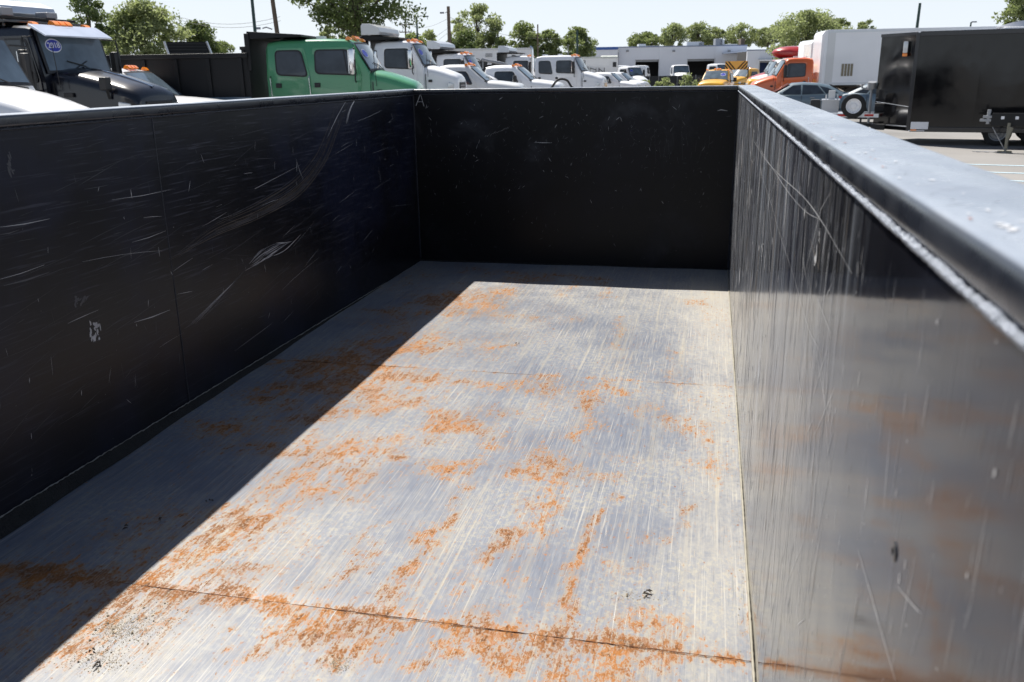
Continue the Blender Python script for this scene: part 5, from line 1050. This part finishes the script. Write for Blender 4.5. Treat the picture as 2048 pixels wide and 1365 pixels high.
tree('tall airy tree with a see-through round crown, right of the grey power pole', 956, 96, z_at(20, 956, 96), 4.6, 3.6, 11, LF[2], 2100, .16, clumps=44, airy=.85)
tree('small pale tree left of the tall airy tree', 918, 98, z_at(42, 918, 98), 2.2, 3.2, 12, LF[2], 700, .16, clumps=20, airy=.9)
tree('dark round bushy tree below the airy tree', 930, 90, z_at(70, 930, 90), 3.4, 1.2, 13, LF[0], 2200, .16, clumps=40, airy=1.2)
tree('mid green tree right of the dark round bush', 985, 94, z_at(72, 985, 94), 3.6, 1.5, 14, LF[1], 1700, .16, clumps=34)
tree('tree with two dark leaning tops left of the thin bare pole', 1055, 96, z_at(54, 1052, 96), 4.2, 1.5, 16, LF[1], 3000, .16, clumps=46, lean=-.4)
tree('dark narrow tree beside the thin bare pole', 1068, 97, z_at(72, 1068, 97), 2.0, 1.2, 36, LF[0], 1200, .16, clumps=24)
tree('pointed green tree right of the thin bare pole', 1100, 98, z_at(66, 1100, 98), 3.2, 1.4, 17, LF[1], 2600, .16, clumps=40, pw=.85)
tree('round green tree standing at the left end of the garage', 1155, 102, z_at(62, 1155, 102), 3.6, 1.4, 18, LF[1], 3400, .16, clumps=46, airy=1.2)
for i, (px, top, cw, nl, lab, mt) in enumerate(((1288, 72, 5.6, 2200, 'low dense tree over the left part of the garage roof', 1), (1342, 55, 5.4, 1500, 'airy tree over the garage roof, second from the left', 2), (1395, 52, 5.0, 1500, 'airy tree above the big roof unit', 2), (1428, 62, 4.4, 1200, 'lower tree just right of the big roof unit', 2), (1478, 54, 5.4, 1500, 'airy spreading tree near the right end of the garage roof', 2), (1532, 60, 4.8, 1500, 'airy tree above the lower wing', 2), (1572, 56, 3.8, 900, 'thin tree between the lower wing and the box trucks', 2))):
    tree(lab, px, 168 if i != 6 else 150, z_at(top, px, 165), cw, z_at(96, px, 165), 40+i, LF[mt], nl, .24, clumps=36, airy=1.05)
tree('large tree rising behind the box trucks', 1612, 104, z_at(33, 1612, 104), 7.6, 2.6, 50, LF[2], 5600, .19, clumps=80, airy=.95)
tree('low tree just behind the left end of the white cargo box', 1672, 120, z_at(46, 1672, 120), 4.2, 3.0, 51, LF[1], 1700, .2, clumps=34)
tree('pale tree top over the middle of the white cargo box', 1722, 125, z_at(48, 1722, 125), 3.2, 3.0, 52, LF[2], 1200, .2, clumps=26)
tree('green tree in the upper right corner over the black trailer', 2040, 70, z_at(-50, 2040, 70), 5.0, 3.6, 53, LF[1], 5200, .15, clumps=60)
for i, (px, w_, h_, lab) in enumerate(((1330, 1.7, 1.35, 'leafy bush before the dark fence, left one'), (1378, 2.0, 1.65, 'leafy bush before the dark fence, taller middle one'), (1402, 1.2, 1.2, 'leafy bush before the dark fence, right one'), (1291, 1.0, 1.2, 'small bush at the left end of the dark fence'))):
    tree(lab, px, 84, h_, w_, .15, 60+i, LF[2], 500, .12, name='bush', clumps=18, group='bushes before the fence', airy=1.4, cat='bush')

# ------------------------------------------------------------------ poles and wires
def pole(label, px, d, pyt, r, mat, name='utility_pole', lean=0, arms=(), lamp=None, can=False):
    p, az = ground_at(px, d); t = thing(name, label, 'pole', (p.x, p.y, 0), az-math.pi/2, 'poles around the lot'); h = z_at(pyt, px, d)
    q = MB(); q.bar((0, 0, 0), (lean*h, 0, h), r*1.2, 10, r*.8); q.build('shaft', mat, t, True)
    for (zo, w_) in arms:
        q = MB(); q.box((lean*h-w_/2, -.06, h-zo-.06), (lean*h+w_/2, .06, h-zo+.06)); cx_ = q.build('crossarm', mat, t)
        for k in (-.46, -.25, .25, .46): q = MB(); q.bar((lean*h+k*w_, 0, h-zo+.06), (lean*h+k*w_, 0, h-zo+.26), .045, 6); q.build('insulator', GREYM, cx_)
    if can: q = MB(); q.bar((.05, -.28, h-can-.8), (.05, -.28, h-can), .24, 12); q.build('transformer', GREYM, t, True)
    if lamp:
        q = MB(); q.tube([(lean*h, 0, h-lamp[1]), (lean*h+lamp[0]*.6, 0, h-lamp[1]+.12), (lean*h+lamp[0], 0, h-lamp[1]+.05)], .04, 6); q.loft([[(lean*h+lamp[0]+dx, y, h-lamp[1]+z) for y, z in ((-.12, 0), (.12, 0), (.1, .12), (-.1, .12))] for dx in (-.1, .35 if lamp[0] > 0 else -.45)]); q.build('lamp_head', GREYM, t)
    return t, Vector((p.x, p.y, h))
T = []
T.append(pole('wooden power pole with one crossarm and grey transformer in the left thicket', 293, 62, -8, .13, WOODP, arms=((.9, 1.35),), can=2.3))
T.append(pole('slim dark green metal pole rising left of the green truck', 518, 30, -90, .055, GREENPOLE, 'light_pole', 0))
T.append(pole('leaning wooden pole left of the oak', 570, 54, -90, .13, WOODP, lean=-.055, lamp=(-.55, 4.6)))
T.append(pole('distant pole with three crossarms right of the oak', 815, 120, 50, .12, WOODP, arms=((.4, 1.6), (1.3, 1.6), (2.2, 1.4))))
T.append(pole('dark street lamp with a thin arm reaching right', 838, 85, 41, .10, GREENPOLE, 'light_pole', lamp=(.75, .05)))
T.append(pole('small distant pole with a short crossarm between lamp and grey pole', 861, 130, 66, .12, WOODP, arms=((.3, 1.1),)))
T.append(pole('thick grey wooden pole with a short lamp on its left', 901, 76, 22, .16, WOODP, lamp=(-.25, .55)))
T.append(pole('thin bare pole between the two dark trees', 1076, 80, 55, .07, WOODP))
T.append(pole('thick dark pole in front of the round tree by the garage', 1154, 84, 66, .11, GREENPOLE))
T.append(pole('thin pole left of the round tree by the garage', 1136, 86, 92, .045, GREYM))
T.append(pole('short pole top behind the container, left of the tarp housing', 997, 110, 72, .12, WOODP))
T.append(pole('dark leaning pole above the white cargo box', 1822, 70, 15, .12, GREENPOLE, lean=.012))
T.append(pole('small pole with a flat lamp head above the black trailer', 1929, 90, 50, .09, GREENPOLE, 'light_pole', lamp=(.15, .05)))
WN = iter(('highest wire between the left power pole and the leaning pole', 'second wire between the left power pole and the leaning pole', 'third wire between the left power pole and the leaning pole', 'lowest wire between the left power pole and the leaning pole', 'upper wire leaving the left power pole to the left', 'lower wire leaving the left power pole to the left', 'upper wire behind the oak to the thick grey pole', 'lower wire behind the oak to the thick grey pole', 'wire from the three armed pole to the thick grey pole', 'wire from the thick grey pole to the dark pole by the garage'))
def wire(a, c, sag, r=.014):
    q = MB(); q.tube([a.lerp(c, k/12)-Vector((0, 0, sag*4*(k/12)*(1-k/12))) for k in range(13)], r, 4)
    tag(q.build('power_wire', WIREM), next(WN), 'wire', 'overhead wires')
tops = [t_[1] for t_ in T]
for k, dz in enumerate((-.6, -.75, -2.6, -3.0)):
    wire(tops[0]+Vector((0, 0, dz)), tops[2]+Vector((0, 0, dz*1.5-3.0)), .9, .011)
for dz in (-.2, -2.2): wire(tops[0]+Vector((0, 0, dz)), tops[0]+Vector((-24, -14, dz+1)), 1.0, .011)
for dz in (-6.5, -7.8): wire(tops[2]+Vector((0, 0, dz)), tops[6]+Vector((0, 0, dz*.25)), 1.2, .011)
wire(tops[3]+Vector((0, 0, -.3)), tops[6]+Vector((0, 0, -.9)), .6, .012); wire(tops[6]+Vector((0, 0, -.8)), tops[8]+Vector((0, 0, -.5)), .8, .012)
def spl3(pts, k=6):
    out = []; m_ = len(pts)
    for i in range(m_-1):
        p0, p1, p2, p3 = [Vector(pts[max(0, min(m_-1, j))]) for j in (i-1, i, i+1, i+2)]
        out += [.5*((2*p1)+(p2-p0)*(j/k)+(2*p0-5*p1+4*p2-p3)*(j/k)**2+(3*p1-p0-3*p2+p3)*(j/k)**3) for j in range(k)]
    return out+[Vector(pts[-1])]
# drooping black hose behind the end wall
p, az = ground_at(1112, 30); q = MB(); pts = [(-.45, 0, 1.70), (-.2, 0, 1.74), (.0, 0, 1.98), (.18, 0, 2.06), (.38, 0, 2.0), (.55, 0, 1.78), (.85, 0, 1.72)]
o = q.tube(spl3(pts), .035, 8).build('rubber_hose', RUBBER, None, True, loc=(p.x, p.y, -.26)); o.rotation_euler.z = az-math.pi/2
tag(o, 'arched black hose just above the end wall in front of the white trucks', 'hose')
# radio whips on the near hoods, held by the green truck
